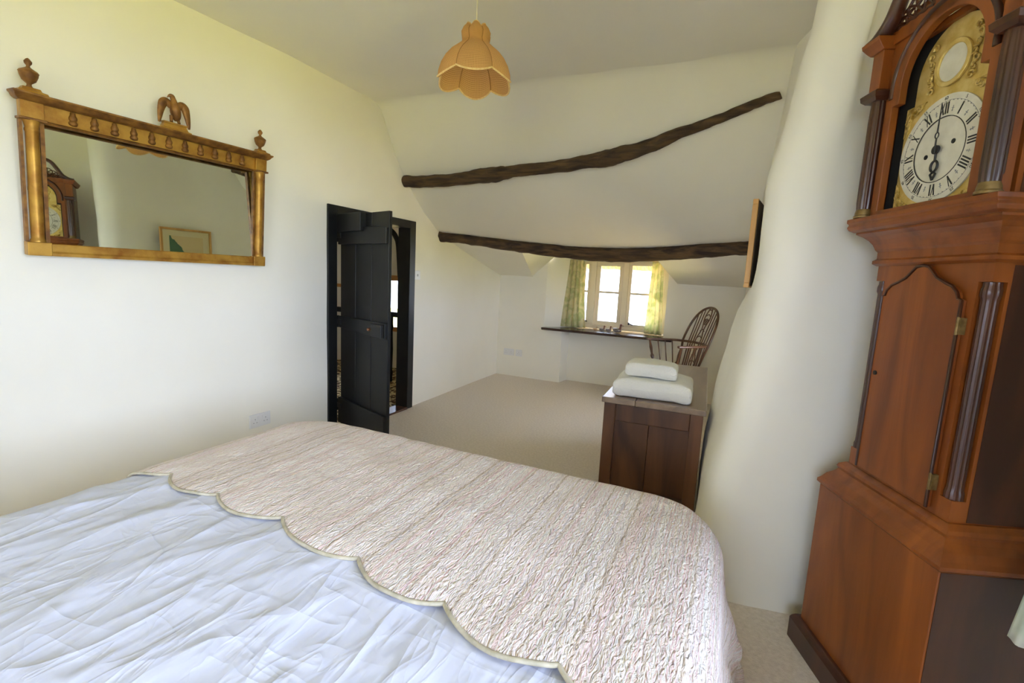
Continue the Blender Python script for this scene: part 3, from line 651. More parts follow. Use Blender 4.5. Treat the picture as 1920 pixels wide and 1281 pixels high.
hd.build('hood_door', 'maho', ck, bevel=.002)
# front board with arched head behind the columns, rising into the tympanum
outb = [(-.246, 1.552), (-.246, 1.90), (-.246, 2.0)]+[(-.246+.492*k/24, 2.105+.055*math.sin(math.pi*k/24)) for k in range(25)]+[(.246, 2.0), (.246, 1.90), (.246, 1.552)]
MB().ring(outb, out2, .008, .03, closed=False).build('tympanum', 'maho', ck)
rim = [(-.174, 1.905)]+[(-.174*math.cos(math.pi*k/24), 1.932+.174*math.sin(math.pi*k/24)) for k in range(25)]+[(.174, 1.905)]
MB().tube([(x, .002, z) for x, z in rim], .008, 8).build('arch_moulding', 'mahod', ck, smooth=60)
for s in (-1, 1):
    c = MB().lathe([(.027, 1.551), (.027, 1.557), (.024, 1.560), (.024, 1.566), (.0215, 1.578)], 24, (s*.226, -.0, 0)).build('column_base', 'dbrass', ck, smooth=40)
    c = MB().lathe([(.0205, 1.578), (.022, 1.60), (.022, 1.85), (.020, 1.915)], 60, (s*.226, -.0, 0), flute=.06, nf=12).build('hood_column', 'mahod', ck, smooth=50)
    x0c, x1c = sorted((s*.198, s*.262))
    MB().loft([(1.915, x0c+.006, x1c-.006, -.026, .05), (1.925, x0c-.004, x1c+.004, -.036, .05), (1.94, x0c-.006, x1c+.006, -.038, .05), (1.948, x0c+.004, x1c-.004, -.028, .05)]).build('capital', 'mahod', ck)
    MB().box(x0c+.008, x1c-.008, -.022, .05, 1.948, 2.07).build('frieze_block', 'maho', ck, bevel=.002)
    MB().loft([(2.065, x0c, x1c, -.028, D), (2.076, x0c-.008*(s < 0), x1c+.008*(s > 0), -.036, D), (2.092, x0c-.018*(s < 0), x1c+.018*(s > 0), -.046, D), (2.104, x0c-.020*(s < 0), x1c+.020*(s > 0), -.048, D)]).build('cornice', 'maho', ck, bevel=.002)
    neck = bez([(s*.272, -.02, 2.10), (s*.235, -.02, 2.108), (s*.19, -.02, 2.14), (s*.155, -.02, 2.20), (s*.12, -.02, 2.25), (s*.075, -.02, 2.272), (s*.045, -.02, 2.255), (s*.045, -.02, 2.232), (s*.062, -.02, 2.228)], 6)
    MB().tube(neck, [.020-.008*k/(len(neck)-1) for k in range(len(neck))], 10, flat=1.3).build('swan_neck', 'mahod', ck, smooth=60)
    MB().lathe([(0, -.008), (.016, -.006), (.016, .006), (0, .008)], 16, (s*.06, -.03, 2.243), Matrix.Rotation(R(90), 4, 'X')).build('rosette', 'mahod', ck, smooth=40)
    # pierced fret under the neck
    ft = MB(); F = [Vector((s*(.05+.17*a), 0, 2.115+.10*b_*(1-a*.95))) for a in (0, .2, .4, .6, .8, 1) for b_ in (0, .5, 1)]
    for a in range(6):
        for b_ in range(3):
            p = F[a*3+b_]
            for q in ([F[a*3+b_+1]] if b_ < 2 else [])+([F[a*3+3+b_]] if a < 5 else [])+([F[a*3+4+b_]] if a < 5 and b_ < 2 else []):
                if (p-q).length > .004: ft.tube([p, p.lerp(q, .5)+Vector((.004*s, 0, .004)), q], .0042, 6)
    ft.build('fretwork', 'mahod', ck)
MB().box(-.245, .245, .0, .02, 2.075, 2.125).build('pediment_board', 'maho', ck)
for s in (-1, 1):     # darker overlay panels, painting the shade on the case sides
    a, b_ = sorted((s*.2682, s*.2695)); BX(a, b_, .016, D-.006, .066, .603).build('side_shade_panel', 'mahod', ck)
    a, b_ = sorted((s*.2082, s*.2095)); BX(a, b_, TY+.045, D-.022, .715, 1.39).build('side_shade_panel', 'mahod', ck)
    a, b_ = sorted((s*.2462, s*.2475)); BX(a, b_, .052, D-.002, 1.552, 2.06).build('side_shade_panel', 'mahod', ck)
# dial
DYp = .042; ZD = 1.712
MB().prism(arch(.152, 1.557, 1.868, .126, 1.932), DYp, DYp+.004).build('dial_plate', 'brass', ck)
BX(-.20, .20, DYp+.005, DYp+.012, 1.553, 2.06).build('dial_gap_shade', 'ink', ck)  # black sheet painting the dark gap around the dial
def circ(r, zc, n=48): return [(r*math.cos(2*math.pi*k/n), zc+r*math.sin(2*math.pi*k/n)) for k in range(n)]
cr_ = MB().ring(circ(.145, ZD), circ(.088, ZD), DYp-.005, DYp-.0005).build('chapter_ring', 'silver', ck)
MB().prism(circ(.0865, ZD), DYp-.0025, DYp-.0003).build('dial_centre', 'silver', ck)
MB().ring(circ(.0885, ZD), circ(.0865, ZD), DYp-.0058, DYp-.004).build('ring_line', 'ink', cr_)
for r in (.1285,): MB().ring(circ(r+.0006, ZD), circ(r-.0004, ZD), DYp-.0056, DYp-.0048).build('ring_line', 'grey', cr_)
nums = ['XII', 'I', 'II', 'III', 'IIII', 'V', 'VI', 'VII', 'VIII', 'IX', 'X', 'XI']
def stroke(mb_, x0, z0, x1, z1, w, Mx):
    d = Vector((x1-x0, 0, z1-z0)); nrm = Vector((-d.z, 0, d.x)).normalized()*w/2
    ps = [Vector((x0, 0, z0))+nrm, Vector((x0, 0, z0))-nrm, Vector((x1, 0, z1))-nrm, Vector((x1, 0, z1))+nrm]
    vs = [Mx @ Vector((p.x, y, p.z)) for y in (0, -.0012) for p in ps]
    mb_.add(vs, [(0, 1, 2, 3), (7, 6, 5, 4), (0, 4, 5, 1), (1, 5, 6, 2), (2, 6, 7, 3), (3, 7, 4, 0)])
for i, t in enumerate(nums):
    a = 2*math.pi*i/12; Mx = Matrix.Translation((0, DYp-.0048, ZD)) @ Matrix.Rotation(a, 4, 'Y')
    mb = MB(); ws = {'I': .0075, 'V': .014, 'X': .015}; tot = sum(ws[c] for c in t); x = -tot/2; hh = .0155; rc = .109
    for c in t:
        w = ws[c]; xm = x+w/2
        if c == 'I': stroke(mb, xm, rc-hh, xm, rc+hh, .0038, Mx)
        if c == 'V': stroke(mb, xm-.005, rc+hh, xm, rc-hh, .0038, Mx); stroke(mb, xm+.005, rc+hh, xm, rc-hh, .0016, Mx)
        if c == 'X': stroke(mb, xm-.0052, rc+hh, xm+.0052, rc-hh, .0038, Mx); stroke(mb, xm+.0052, rc+hh, xm-.0052, rc-hh, .0016, Mx)
        x += w
    mb.build('numeral', 'ink', cr_)
    n5 = str(i*5 if i else 60); fc = bpy.data.curves.new('minute_figure', 'FONT'); fc.body = n5; fc.size = .0125; fc.align_x = 'CENTER'; fc.align_y = 'CENTER'; fc.extrude = .0002
    tmp = bpy.data.objects.new('tmp', fc); col.objects.link(tmp); me = bpy.data.meshes.new_from_object(tmp.evaluated_get(bpy.context.evaluated_depsgraph_get()))
    bpy.data.objects.remove(tmp); me.materials.clear(); me.materials.append(MT['ink']); fo = bpy.data.objects.new('minute_figure', me); col.objects.link(fo); fo.parent = cr_
    fo.matrix_local = Mx @ Matrix.Translation((0, -.0006, .1365)) @ Matrix.Rotation(R(90), 4, 'X')
mb = MB()
for k in range(12):
    Mx = Matrix.Translation((0, DYp-.0048, ZD)) @ Matrix.Rotation(2*math.pi*(k+.5)/12, 4, 'Y')
    mb = MB(); stroke(mb, 0, .098, 0, .113, .0014, Mx); stroke(mb, -.004, .107, .004, .107, .0014, Mx); stroke(mb, -.0025, .101, .0025, .101, .0014, Mx)
    mb.build('half_hour_mark', 'grey', cr_)
mb = MB()
for k in range(60):
    Mx = Matrix.Translation((0, DYp-.0048, ZD)) @ Matrix.Rotation(2*math.pi*k/60, 4, 'Y'); stroke(mb, 0, .126, 0, .1285, .0009, Mx)
mb.build('minute_track', 'ink', cr_)
for s, z in ((-1, ZD-.01), (1, ZD+.012)): MB().lathe([(0, -.001), (.0065, -.001), (.0065, .001)], 16, (s*.045, DYp-.003, z), Matrix.Rotation(R(90), 4, 'X')).build('winding_hole', 'ink', ck)
hm = MB()   # hour hand at VI, minute hand at XII
hm.lathe([(0, -.004), (.012, -.003), (.012, .003)], 20, (0, DYp-.012, ZD), Matrix.Rotation(R(90), 4, 'X'))
hm.tube([(0, DYp-.010, ZD), (0, DYp-.010, ZD-.03)], .003, 6); hm.tube([(.012*math.sin(t), DYp-.010, ZD-.045-.015*math.cos(t)) for t in [k*math.pi/8 for k in range(17)]], .0032, 6)
hm.tube([(0, DYp-.010, ZD-.06), (.009, DYp-.010, ZD-.066), (0, DYp-.010, ZD-.082)], .003, 6); hm.tube([(0, DYp-.010, ZD-.06), (-.009, DYp-.010, ZD-.066), (0, DYp-.010, ZD-.082)], .003, 6)
hm.build('hour_hand', 'ink', ck, smooth=50)
mh = MB().tube([(0, DYp-.015, ZD-.01), (0, DYp-.015, ZD+.03)], .0022, 6); mh.tube([(.006*math.sin(t), DYp-.015, ZD+.038-.008*math.cos(t)) for t in [k*math.pi/6 for k in range(13)]], .0016, 6); mh.tube([(0, DYp-.015, ZD+.046), (0, DYp-.015, ZD+.125)], [.002, .0008], 6)
mh.build('minute_hand', 'ink', ck, smooth=50)
MB().ring(circ(.060, 1.942, 36), circ(.047, 1.942, 36), DYp-.008, DYp-.0005).build('boss_ring', 'brass', ck, bevel=.002)
MB().prism(circ(.047, 1.942, 36), DYp-.003, DYp-.0003).build('boss_plate', 'silver', ck)
def scrolls(cx, cz, sx, sz, k):
    mb_ = MB()
    for a in range(5):
        x, z = cx+sx*(.010+.011*a)*(1 if a != 2 else .6), cz+sz*(.044-.0085*a)
        x = min(max(x, -.147), .147)
        mb_.tube([(x+sx*(.0095-.0007*t)*math.cos(t*.7+a), DYp-.004, z+(.0095-.0007*t)*math.sin(t*.7+a)) for t in range(12)], [.0034-.0002*t for t in range(12)], 6)
    mb_.tube([(cx+sx*.05, DYp-.004, cz+sz*.006), (cx+sx*.03, DYp-.005, cz+sz*.016), (cx+sx*.008, DYp-.004, cz+sz*.05)], [.003, .0065, .003], 6)
    mb_.lathe([(0, -.008), (.009, -.005), (.012, 0)], 12, (cx+sx*.014, DYp, cz+sz*.013), Matrix.Rotation(R(90), 4, 'X'))
    return mb_
for sx in (-1, 1):
    for sz in (-1, 1):
        cx, cz = sx*.150, (1.560 if sz < 0 else 1.866)
        scrolls(cx, cz, -sx, -sz, 0).build('spandrel', 'brassr', ck, smooth=60)
        pl = [(cx, cz), (cx-sx*.075, cz), (cx-sx*.052, cz-sz*.016), (cx-sx*.025, cz-sz*.035), (cx-sx*.012, cz-sz*.075), (cx, cz-sz*.085)]
        MB().prism(pl, DYp-.003, DYp-.0004).build('spandrel_plate', 'brassr', ck)
    mb = MB()
    for k in range(7):
        a = R(18+k*9); r = .092; x, z = sx*r*math.cos(a), 1.93+(r-.0)*math.sin(a)-.055
        x = sx*(.066+.006*(k % 3)); z = 1.885+k*.020
        rad_ = math.hypot(x, z-1.932)
        if rad_ > .112: x *= .112/rad_; z = 1.932+(z-1.932)*.112/rad_
        mb.tube([(x+sx*(.012-.001*t)*math.cos(t*.65+k), DYp-.004, z+(.012-.001*t)*math.sin(t*.65+k)) for t in range(11)], [.004-.00025*t for t in range(11)], 6)
    mb.build('arch_mount', 'brassr', ck, smooth=60)

for o in list(ck.children): o.location.z += .0402

# ------------------------------------------------------------------ overmantel mirror on the left wall
mw = R(4.7); MXv = Vector((math.sin(mw), math.cos(mw), 0))
mir = thing('overmantel_mirror', 'gilt framed wall mirror with eagle crest and two urn finials', 'mirror', Vector((-2.82+(.97-.9)*.0822, .97, 1.292)), R(90)-mw)
mir.rotation_euler = (R(4.0), 0, R(90)-mw); mir.location += Vector((.012, 0, 0))
X0, X1, HTM = .028, 1.102, .645
def tilted(x0, x1, z0, z1, y, t):      # plate hanging nearly plumb inside the forward-leaning frame
    k = math.tan(R(4.87)); f = lambda z: y+k*(z-z0)
    vs = [(x, f(z)+d, z) for d in (0, t) for x, z in ((x0, z0), (x1, z0), (x1, z1), (x0, z1))]
    return MB().add(vs, [(3, 2, 1, 0), (4, 5, 6, 7), (0, 1, 5, 4), (1, 2, 6, 5), (2, 3, 7, 6), (3, 0, 4, 7)])
tilted(.105, 1.05, .05, .57, -.0245, .004).build('back_board', 'giltd', mir)
tilted(.108, 1.049, .052, .562, -.030, .004).build('mirror_glass', 'mirror', mir)
mb = MB().loft([(0, .105, 1.04, -.046, -.012), (.012, .105, 1.04, -.046, -.012), (.02, .105, 1.04, -.04, -.012), (.05, .105, 1.04, -.034, -.012), (.060, .105, 1.04, -.022, -.012)]); mb.build('bottom_rail', 'gilt', mir)
for a, b_ in ((X0, .108), (1.03, X1)):
    BX(a, b_, -.056, -.012, 0, .058).build('corner_block', 'gilt', mir, bevel=.003)
    BX(a+.002, a+.012, -.034, -.012, .058, .56).build('edge_strip', 'giltd', mir); BX(b_-.014, b_, -.034, -.012, .058, .56).build('edge_strip', 'giltd', mir)
    xm = (a+b_)/2
    c = MB().lathe([(.026, .058), (.026, .066), (.022, .072), (.0225, .09), (.0225, .27), (.0235, .275), (.0235, .285), (.0225, .29), (.0215, .51), (.024, .516), (.024, .522), (.0215, .528), (.027, .552), (.030, .558)], 28, (xm, -.034, 0)).build('column', 'gilt', mir, smooth=45)
    BX(a-.004, b_+.004, -.062, -.012, .556, .566).build('capital', 'giltd', mir, bevel=.002)
    BX(a+.004, b_-.002, -.052, -.012, .566, .632).build('frieze_block', 'gilt', mir, bevel=.002)
    MB().lathe([(0, -.010), (.012, -.007), (.02, -.0), ], 14, (xm, -.053, .60), Matrix.Rotation(R(90), 4, 'X')).build('mask_ornament', 'gilt', mir, smooth=50)
    MB().loft([(.662, a-.004, b_+.012, -.07, -.012), (.672, a, b_+.008, -.066, -.012), (.676, a+.012, b_-.006, -.055, -.015), (.686, a+.016, b_-.01, -.05, -.018)]).build('finial_plinth', 'gilt', mir)
    u_ = MB().lathe([(.014, .684), (.008, .694), (.008, .700), (.022, .712), (.029, .73), (.031, .742), (.033, .744), (.029, .75), (.016, .758), (.007, .764), (.006, .77), (.012, .778), (.013, .786), (.006, .796), (0, .80)], 20, (xm, -.034, 0)).build('urn_finial', 'giltd', mir, smooth=50)
MB().loft([(.555, .10, 1.045, -.034, -.012), (.562, .10, 1.045, -.040, -.012), (.568, .10, 1.045, -.030, -.012)]).build('frieze_moulding', 'giltd', mir)
BX(.102, 1.036, -.030, -.012, .568, .634).build('frieze', 'gilt', mir)
MB().loft([(.632, X0-.002, X1+.002, -.052, -.008), (.638, X0-.010, X1+.010, -.062, -.008), (.644, X0-.014, X1+.014, -.068, -.008), (.650, X0-.016, X1+.016, -.074, -.008), (.656, X0-.022, X1+.022, -.082, -.008), (.663, X0-.022, X1+.022, -.082, -.008)]).build('cornice', 'giltd', mir, bevel=.002)
for k in range(11):
    x = .205+k*.0755
    o = MB().lathe([(.003, .632), (.010, .626), (.010, .618), (.015, .608), (.015, .600), (.012, .594), (.017, .584), (.014, .576), (.004, .572)], 12, (x, -.032, 0)); o.build('swag_ornament', 'giltd', mir, smooth=50)
xe = .607
MB().loft([(.662, xe-.072, xe+.072, -.062, -.015), (.670, xe-.07, xe+.07, -.06, -.015), (.674, xe-.058, xe+.058, -.054, -.018), (.692, xe-.05, xe+.05, -.05, -.02), (.696, xe-.054, xe+.054, -.052, -.02), (.702, xe-.054, xe+.054, -.052, -.02)]).build('eagle_plinth', 'gilt', mir)
eg = MB().tube(bez([(xe+.012, -.036, .715), (xe+.006, -.04, .74), (xe+.0, -.044, .768), (xe-.004, -.044, .795), (xe-.008, -.042, .815), (xe-.014, -.042, .826), (xe-.024, -.042, .826), (xe-.034, -.042, .816)], 4),
    [.010, .013, .017, .020, .022, .023, .024, .024, .023, .022, .020, .018, .017, .015, .014, .013, .012, .012, .012, .012, .012, .011, .010, .009, .007, .006, .004, .003, .002], 12)
eg.build('eagle_body', 'giltd', mir, smooth=60)
for s in (-1, 1):
    wing = bez([(xe+s*.012, -.036, .778), (xe+s*.034, -.034, .796), (xe+s*.05, -.034, .786), (xe+s*.060, -.034, .752), (xe+s*.066, -.036, .715), (xe+s*.069, -.036, .690)], 5)
    nW = len(wing)
    MB().tube(wing, [lerp(.016, .021, min(1, k/(nW*.4))) if k < nW*.4 else lerp(.021, .004, (k-nW*.4)/(nW*.6)) for k in range(nW)], 10, flat=.5).build('wing', 'giltd', mir, smooth=60)
    MB().tube([(xe+s*.014, -.038, .735), (xe+s*.016, -.040, .718), (xe+s*.018, -.046, .704)], [.010, .008, .007], 8).build('leg', 'giltd', mir, smooth=60)

# ------------------------------------------------------------------ picture on the chimney breast
pa = R(9); pdir = Vector((math.sin(pa), math.cos(pa), 0))      # runs away from the viewer
pw_, ph_ = .52, .405
# local x: along the wall as seen from the bed (left = far end), face towards local -y
pic = thing('framed_picture', 'light wood framed landscape picture hung on the chimney breast', 'picture', Vector((.070, 2.49, 1.305)), math.atan2(-pdir.y, -pdir.x))
PT = .024
mb = MB(); fwid = .022
mb.box(-pw_, 0, -PT, 0, 0, fwid); mb.box(-pw_, 0, -PT, 0, ph_-fwid, ph_); mb.box(-pw_, -pw_+fwid, -PT, 0, fwid, ph_-fwid); mb.box(-fwid, 0, -PT, 0, fwid, ph_-fwid)
mb.build('frame', 'pine', pic, bevel=.003)
BX(-pw_+.008, -.008, 0, .004, .008, ph_-.008).build('backing', 'backing', pic)
BX(-pw_+fwid, -fwid, -PT+.014, -PT+.017, fwid, ph_-fwid).build('mount', 'mount', pic)
ar = MB().box(0, .34, -.003, 0, 0, .24).build('print', 'art', pic); ar.location = (-pw_+.09, -PT+.0135, .085)

# ------------------------------------------------------------------ chest
ch = thing('oak_chest', 'dark oak panelled chest between the bed foot and the chimney breast', 'chest', (-.308, 2.44, 0), R(2.3))
CW, CLn, CHt = .245, 1.33, .70
for x in (-CW+.03, CW-.03):
    for y in (.03, CLn-.03): MB().box(x-.03, x+.03, y-.026, y+.03, 0, CHt-.03).build('stile', 'oak', ch, bevel=.003)
for y0, y1 in ((.008, .035), (CLn-.035, CLn-.008)):
    for z0_, z1_ in ((.10, .21), (.575, .668)): BX(-CW+.06, CW-.06, y0-.004, y1, z0_, z1_).build('rail', 'oak', ch, bevel=.005)
    for a, b_ in ((-CW+.058, -.012), (-.010, CW-.058)): BX(a, b_, y0+.017, y1-.004, .205, .58).build('panel', 'oak', ch, bevel=.002)
for x0_, x1_ in ((-CW+.008, -CW+.035), (CW-.035, CW-.008)):
    for z0_, z1_ in ((.10, .21), (.575, .668)): BX(x0_, x1_, .06, CLn-.06, z0_, z1_).build('rail', 'oak', ch, bevel=.004)
    for k in range(3):
        a = .06+k*(CLn-.12)/3; BX(x0_+.009, x1_-.009, a+.03, a+(CLn-.12)/3-.03, .205, .58).build('panel', 'oak', ch)
        if k: BX(x0_, x1_, a-.032, a+.032, .21, .575).build('muntin', 'oak', ch)
for a, b_ in ((-CW-.012, -.085), (-.083, CW+.012)): BX(a, b_, -.012, CLn+.012, .67, .70).build('top_board', 'oaktop', ch, bevel=.004)
BX(-CW+.03, CW-.03, .03, CLn-.03, .09, .10).build('floor_board', 'oak', ch)

# towels on the chest
def towel(name, label, loc, rz, w, d, layers, lt, r):
    o = thing(name, label, 'towel', loc, rz, 'folded white towels on the chest')
    for k in range(layers):
        def f(u, v, k=k):
            a = u*2*math.pi; n_ = .22
            ca, sa = math.cos(a), math.sin(a)
            sx = math.copysign(abs(ca)**.26, ca); sz = math.copysign(abs(sa)**.5, sa)
            yv = lerp(-1, 1, v); e = (max(0, 1-abs(yv)**14))**.5
            x = w/2*sx*(.93+.07*e); z = lt/2*sz*e; y = d/2*yv*(1-.05*math.exp(-(z/.006)**2))
            q = Vector((x, y, z))
            g = .009*noise.noise(q*9+Vector((k*3, 0, w*9)))+.003*noise.noise(q*24+Vector((k*3, 0, 1)))
            sag = -.10*lt*((abs(x)/(w/2))**4)
            return (x*(1+g*.6)+.006*noise.noise(Vector((y*5, k*3, 1))), y+g*.6, max(.0008, lt/2+z+g+sag+ (0 if k == 0 else 0))+k*lt*.93)
        MB().grid(f, 56, 30).build('fold', 'towel', o, smooth=180, recalc=True)
    return o
towel('folded_towel', 'large folded white towel at the near end of the chest', (-.335, 2.645, .7005), R(3), .40, .37, 1, .105, 1)
towel('folded_towel', 'small folded white towel stacked on the large one', (-.348, 2.615, .810), R(3), .265, .22, 1, .075, 1)

# ------------------------------------------------------------------ windsor chair
wc = thing('windsor_chair', 'dark bow-back windsor armchair with pierced splat in the far corner', 'chair', (-.45, 5.20, 0), R(-51.5))
# local: front = -y, back = +y
def seat(u, v):
    a = u*2*math.pi; ca, sa = math.cos(a), math.sin(a); rr_ = v
    x = .235*math.copysign(abs(ca)**.75, ca)*rr_*(1.06 if sa < 0 else .97); y = .215*math.copysign(abs(sa)**.75, sa)*rr_
    return (x, y, .445-.014*(1-min(1, rr_*1.15)**2)*1.0)
mb = MB()
nA = 40
rings_ = [(.02, .434), (.4, .434), (.75, .439), (.93, .446), (1.0, .440), (1.0, .425), (.93, .408), (.5, .405), (.02, .405)]
for rr_, zz in rings_:
    for k in range(nA):
        p = seat(k/nA, rr_); mb.v.append((p[0], p[1], zz))
mb.f = [(j*nA+k, j*nA+(k+1) % nA, (j+1)*nA+(k+1) % nA, (j+1)*nA+k) for j in range(len(rings_)-1) for k in range(nA)]+[tuple(range(nA)), tuple(range((len(rings_)-1)*nA, len(rings_)*nA))]
mb.build('seat', 'chair', wc, smooth=50)
legp = [(0, .010), (.06, .013), (.12, .016), (.16, .022), (.2, .016), (.24, .020), (.4, .019), (.6, .021), (.72, .023), (.76, .015), (.8, .022), (.84, .016), (1, .014)]
feet = {}
for sx in (-1, 1):
    for sy in (-1, 1):
        f_ = (sx*.235, sy*.225, 0); t_ = (sx*.15, sy*.14, .412); feet[(sx, sy)] = (Vector(f_), Vector(t_))
        MB().turned(f_, t_, legp).build('leg', 'chair', wc, smooth=50)
    a = feet[(sx, -1)][0].lerp(feet[(sx, -1)][1], .38); b_ = feet[(sx, 1)][0].lerp(feet[(sx, 1)][1], .38)
    MB().turned(a, b_, [(0, .008), (.3, .012), (.5, .016), (.7, .012), (1, .008)]).build('stretcher', 'chair', wc, smooth=50)
MB().turned((-.2, 0, .157), (.2, 0, .157), [(0, .008), (.3, .012), (.45, .013), (.5, .017), (.55, .013), (.7, .012), (1, .008)]).build('stretcher', 'chair', wc, smooth=50)
ZA = .70
armp = bez([(-.305, -.20, ZA), (-.30, -.12, ZA), (-.275, .02, ZA), (-.235, .14, ZA), (-.12, .225, ZA), (0, .245, ZA), (.12, .225, ZA), (.235, .14, ZA), (.275, .02, ZA), (.30, -.12, ZA), (.305, -.20, ZA)], 6)
nR = len(armp)
MB().tube(armp, [.013 for k in range(nR)], 10, flat=1.0+.6, up=(0, 0, 1)).build('arm_bow', 'chair', wc, smooth=60)
def bowpt(t):    # tall hoop leaning back
    a = math.pi*t; x = -.222*math.cos(a)*(1+.10*math.sin(a)**2); h = .375*math.sin(a)**.72
    return Vector((x, .195+.30*h+.045*math.sin(a), ZA+.005+h))
bp_ = [Vector((-.165, .125, .43))]+[Vector((-.19, .165, .58))]+[bowpt(k/40) for k in range(41)]+[Vector((.19, .165, .58)), Vector((.165, .125, .43))]
MB().tube(bp_, .0125, 10).build('bow', 'chair', wc, smooth=60)
for x in (-.155, -.115, -.075, .075, .115, .155):
    tt = math.acos(max(-1, min(1, -x/.222*.94)))/math.pi; top = bowpt(tt)
    MB().tube([(x*.85, .155, .43), (x*.95, .215, ZA), top], [.0075, .0065, .005], 8).build('back_spindle', 'chair', wc, smooth=50)
# splat: outline with piercings built from two side strips, a wheel and cross pieces
sp = MB()
def spp(x, z): 
    t = (z-.43)/(1.115-.43); yy = lerp(.165, .215, min(1, (z-.43)/.27)) if z < ZA else .215+(z-ZA)*.37
    return Vector((x, yy, z))
for s in (-1, 1):
    sp.tube([spp(s*(.030+.013*math.sin((z-.43)*26)), z) for z in [.43+k*.0157 for k in range(42)]], .0085, 8, flat=.55)
zw = .93
sp.tube([spp(.030*math.cos(t), zw+.030*math.sin(t)) for t in [k*math.pi/10 for k in range(21)]], .006, 8)
for k in range(3): t = k*math.pi/3; sp.tube([spp(-.03*math.cos(t), zw-.03*math.sin(t)), spp(.03*math.cos(t), zw+.03*math.sin(t))], .0042, 6)
for z in (.50, .57, .64, .76, .83, .99, 1.04): sp.tube([spp(-.034, z), spp(0, z+.02), spp(.034, z)], .0055, 6)
pz = [1.0, 1.03, 1.06, 1.09]
sp.build('splat', 'chair', wc, smooth=50)
for s in (-1, 1):
    MB().turned((s*.20, -.15, .435), (s*.298, -.165, ZA-.008), [(0, .012), (.08, .013), (.16, .019), (.24, .012), (.30, .018), (.36, .020), (.44, .012), (.7, .017), (.9, .011), (1, .010)]).build('arm_support', 'chair', wc, smooth=50)
    for yb, ya, xb, xa in ((-.06, -.07, .205, .29), (.01, .01, .203, .275), (.08, .085, .195, .256)):
        MB().tube([(s*xb, yb, .435), (s*xa, ya, ZA-.008)], .0065, 8).build('arm_spindle', 'chair', wc, smooth=50)

# ------------------------------------------------------------------ curtains
def curtain(name, label, top, bot, mat, folds, depth, hem=.0, par=None, grp=None, nv=40):
    (ta, tb_), (ba, bb_) = [tuple(Vector(q) for q in e) for e in (top, bot)]
    nr = (tb_-ta).cross(Vector((0, 0, 1))).normalized()
    def f(u, v):
        p = ta.lerp(tb_, u).lerp(ba.lerp(bb_, u), v**1.25)
        p.z = lerp(lerp(ta.z, tb_.z, u), lerp(ba.z, bb_.z, u), v)
        a = u*folds*2*math.pi
        k = .55+.45*v
        return p+nr*(depth*k*(math.sin(a+.5*math.sin(v*3))+.3*math.sin(2*a+1+v*2)))
    o = thing(name, label, 'curtain', ba.lerp(bb_, .5), 0, grp)
    mb_ = MB().grid(f, int(folds*18), nv); mb_.v = [tuple(Vector(v)-o.location) for v in mb_.v]
    mb_.build('cloth', mat, o, smooth=180, solid=.002, recalc=False)
    return o
cA = curtain('window_curtain', 'yellow-green printed curtain at the left of the dormer window', ((-1.945, 5.845, 1.555), (-1.715, 5.865, 1.555)), ((-2.04, 5.78, .70), (-1.645, 5.84, .70)), 'curt', 5, .016, grp='dormer curtains')
cB = curtain('window_curtain', 'green printed curtain hanging straight at the right of the dormer window', ((-.885, 5.865, 1.56), (-.755, 5.845, 1.56)), ((-.915, 5.85, .70), (-.705, 5.81, .70)), 'curt', 3.5, .018, grp='dormer curtains')
for o, a, b_ in ((cA, (-1.99, 5.86, 1.545), (-1.66, 5.87, 1.545)), (cB, (-.93, 5.87, 1.55), (-.715, 5.86, 1.55))):
    MB().tube([Vector(a)-o.location, Vector(b_)-o.location], .006, 8).build('rail', 'white', o)
cC = curtain('long_curtain', 'pale green and pink printed curtain at the right edge beside the clock', ((.80, 1.35, 2.10), (1.03, 1.10, 2.10)), ((.640, 1.355, .560), (.985, 1.18, .50)), 'curt2', 5, .022)
MB().tube([Vector((.77, 1.38, 2.09))-cC.location, Vector((1.045, 1.06, 2.09))-cC.location], .010, 10).build('pole', 'white', cC)

# ------------------------------------------------------------------ ducks on the sill
def duck(label, x, y, s, mats, name='duck_ornament'):
    o = thing(name, label, 'ornament', (x, y, SZ+.0005), R(-8), 'ornamental ducks on the window sill')
    # facing +x
    def body(u, v):
        a = u*2*math.pi; b_ = v*math.pi; r = math.sin(b_); xx = -math.cos(b_)
        z = .030+.028*r*math.sin(a)+(.018*max(0, -xx-.4) if xx < 0 else 0)
        return (.055*xx*s, .030*r*math.cos(a)*s, max(0, z*s))
    MB().grid(body, 18, 14).build('body', mats[0], o, smooth=180)
    nk = bez([(.030*s, 0, .040*s), (.040*s, 0, .060*s), (.040*s, 0, .078*s), (.044*s, 0, .090*s)], 4)
    MB().tube(nk, [.016*s-.0006*s*k for k in range(len(nk))], 10).build('neck', mats[1], o, smooth=60)
    hdm = MB().lathe([(0, -.016), (.010, -.012), (.0155, 0), (.011, .011), (0, .016)], 14); hdm.v = [((v[0]*1.15+.047)*s, v[1]*s, (v[2]+.096)*s) for v in hdm.v]
    hdm.build('head', mats[1], o, smooth=180)
    MB().tube([(.058*s, 0, .094*s), (.070*s, 0, .092*s), (.082*s, 0, .091*s)], [.006*s, .006*s, .003*s], 8, flat=1.5).build('bill', mats[2], o, smooth=60)
duck('largest duck ornament at the right of the row on the sill', -1.215, 5.72, 1.0, ('duck', 'duckh', 'duckb'))
duck('small duckling ornament next to the largest duck', -1.325, 5.735, .66, ('duck', 'duckh', 'duckb'))
duck('small duckling ornament third from the right on the sill', -1.405, 5.745, .66, ('duck', 'duckh', 'duckb'))
duck('low buff duckling ornament at the left of the row on the sill', -1.495, 5.755, .45, ('duckb', 'duckb', 'duckh'))

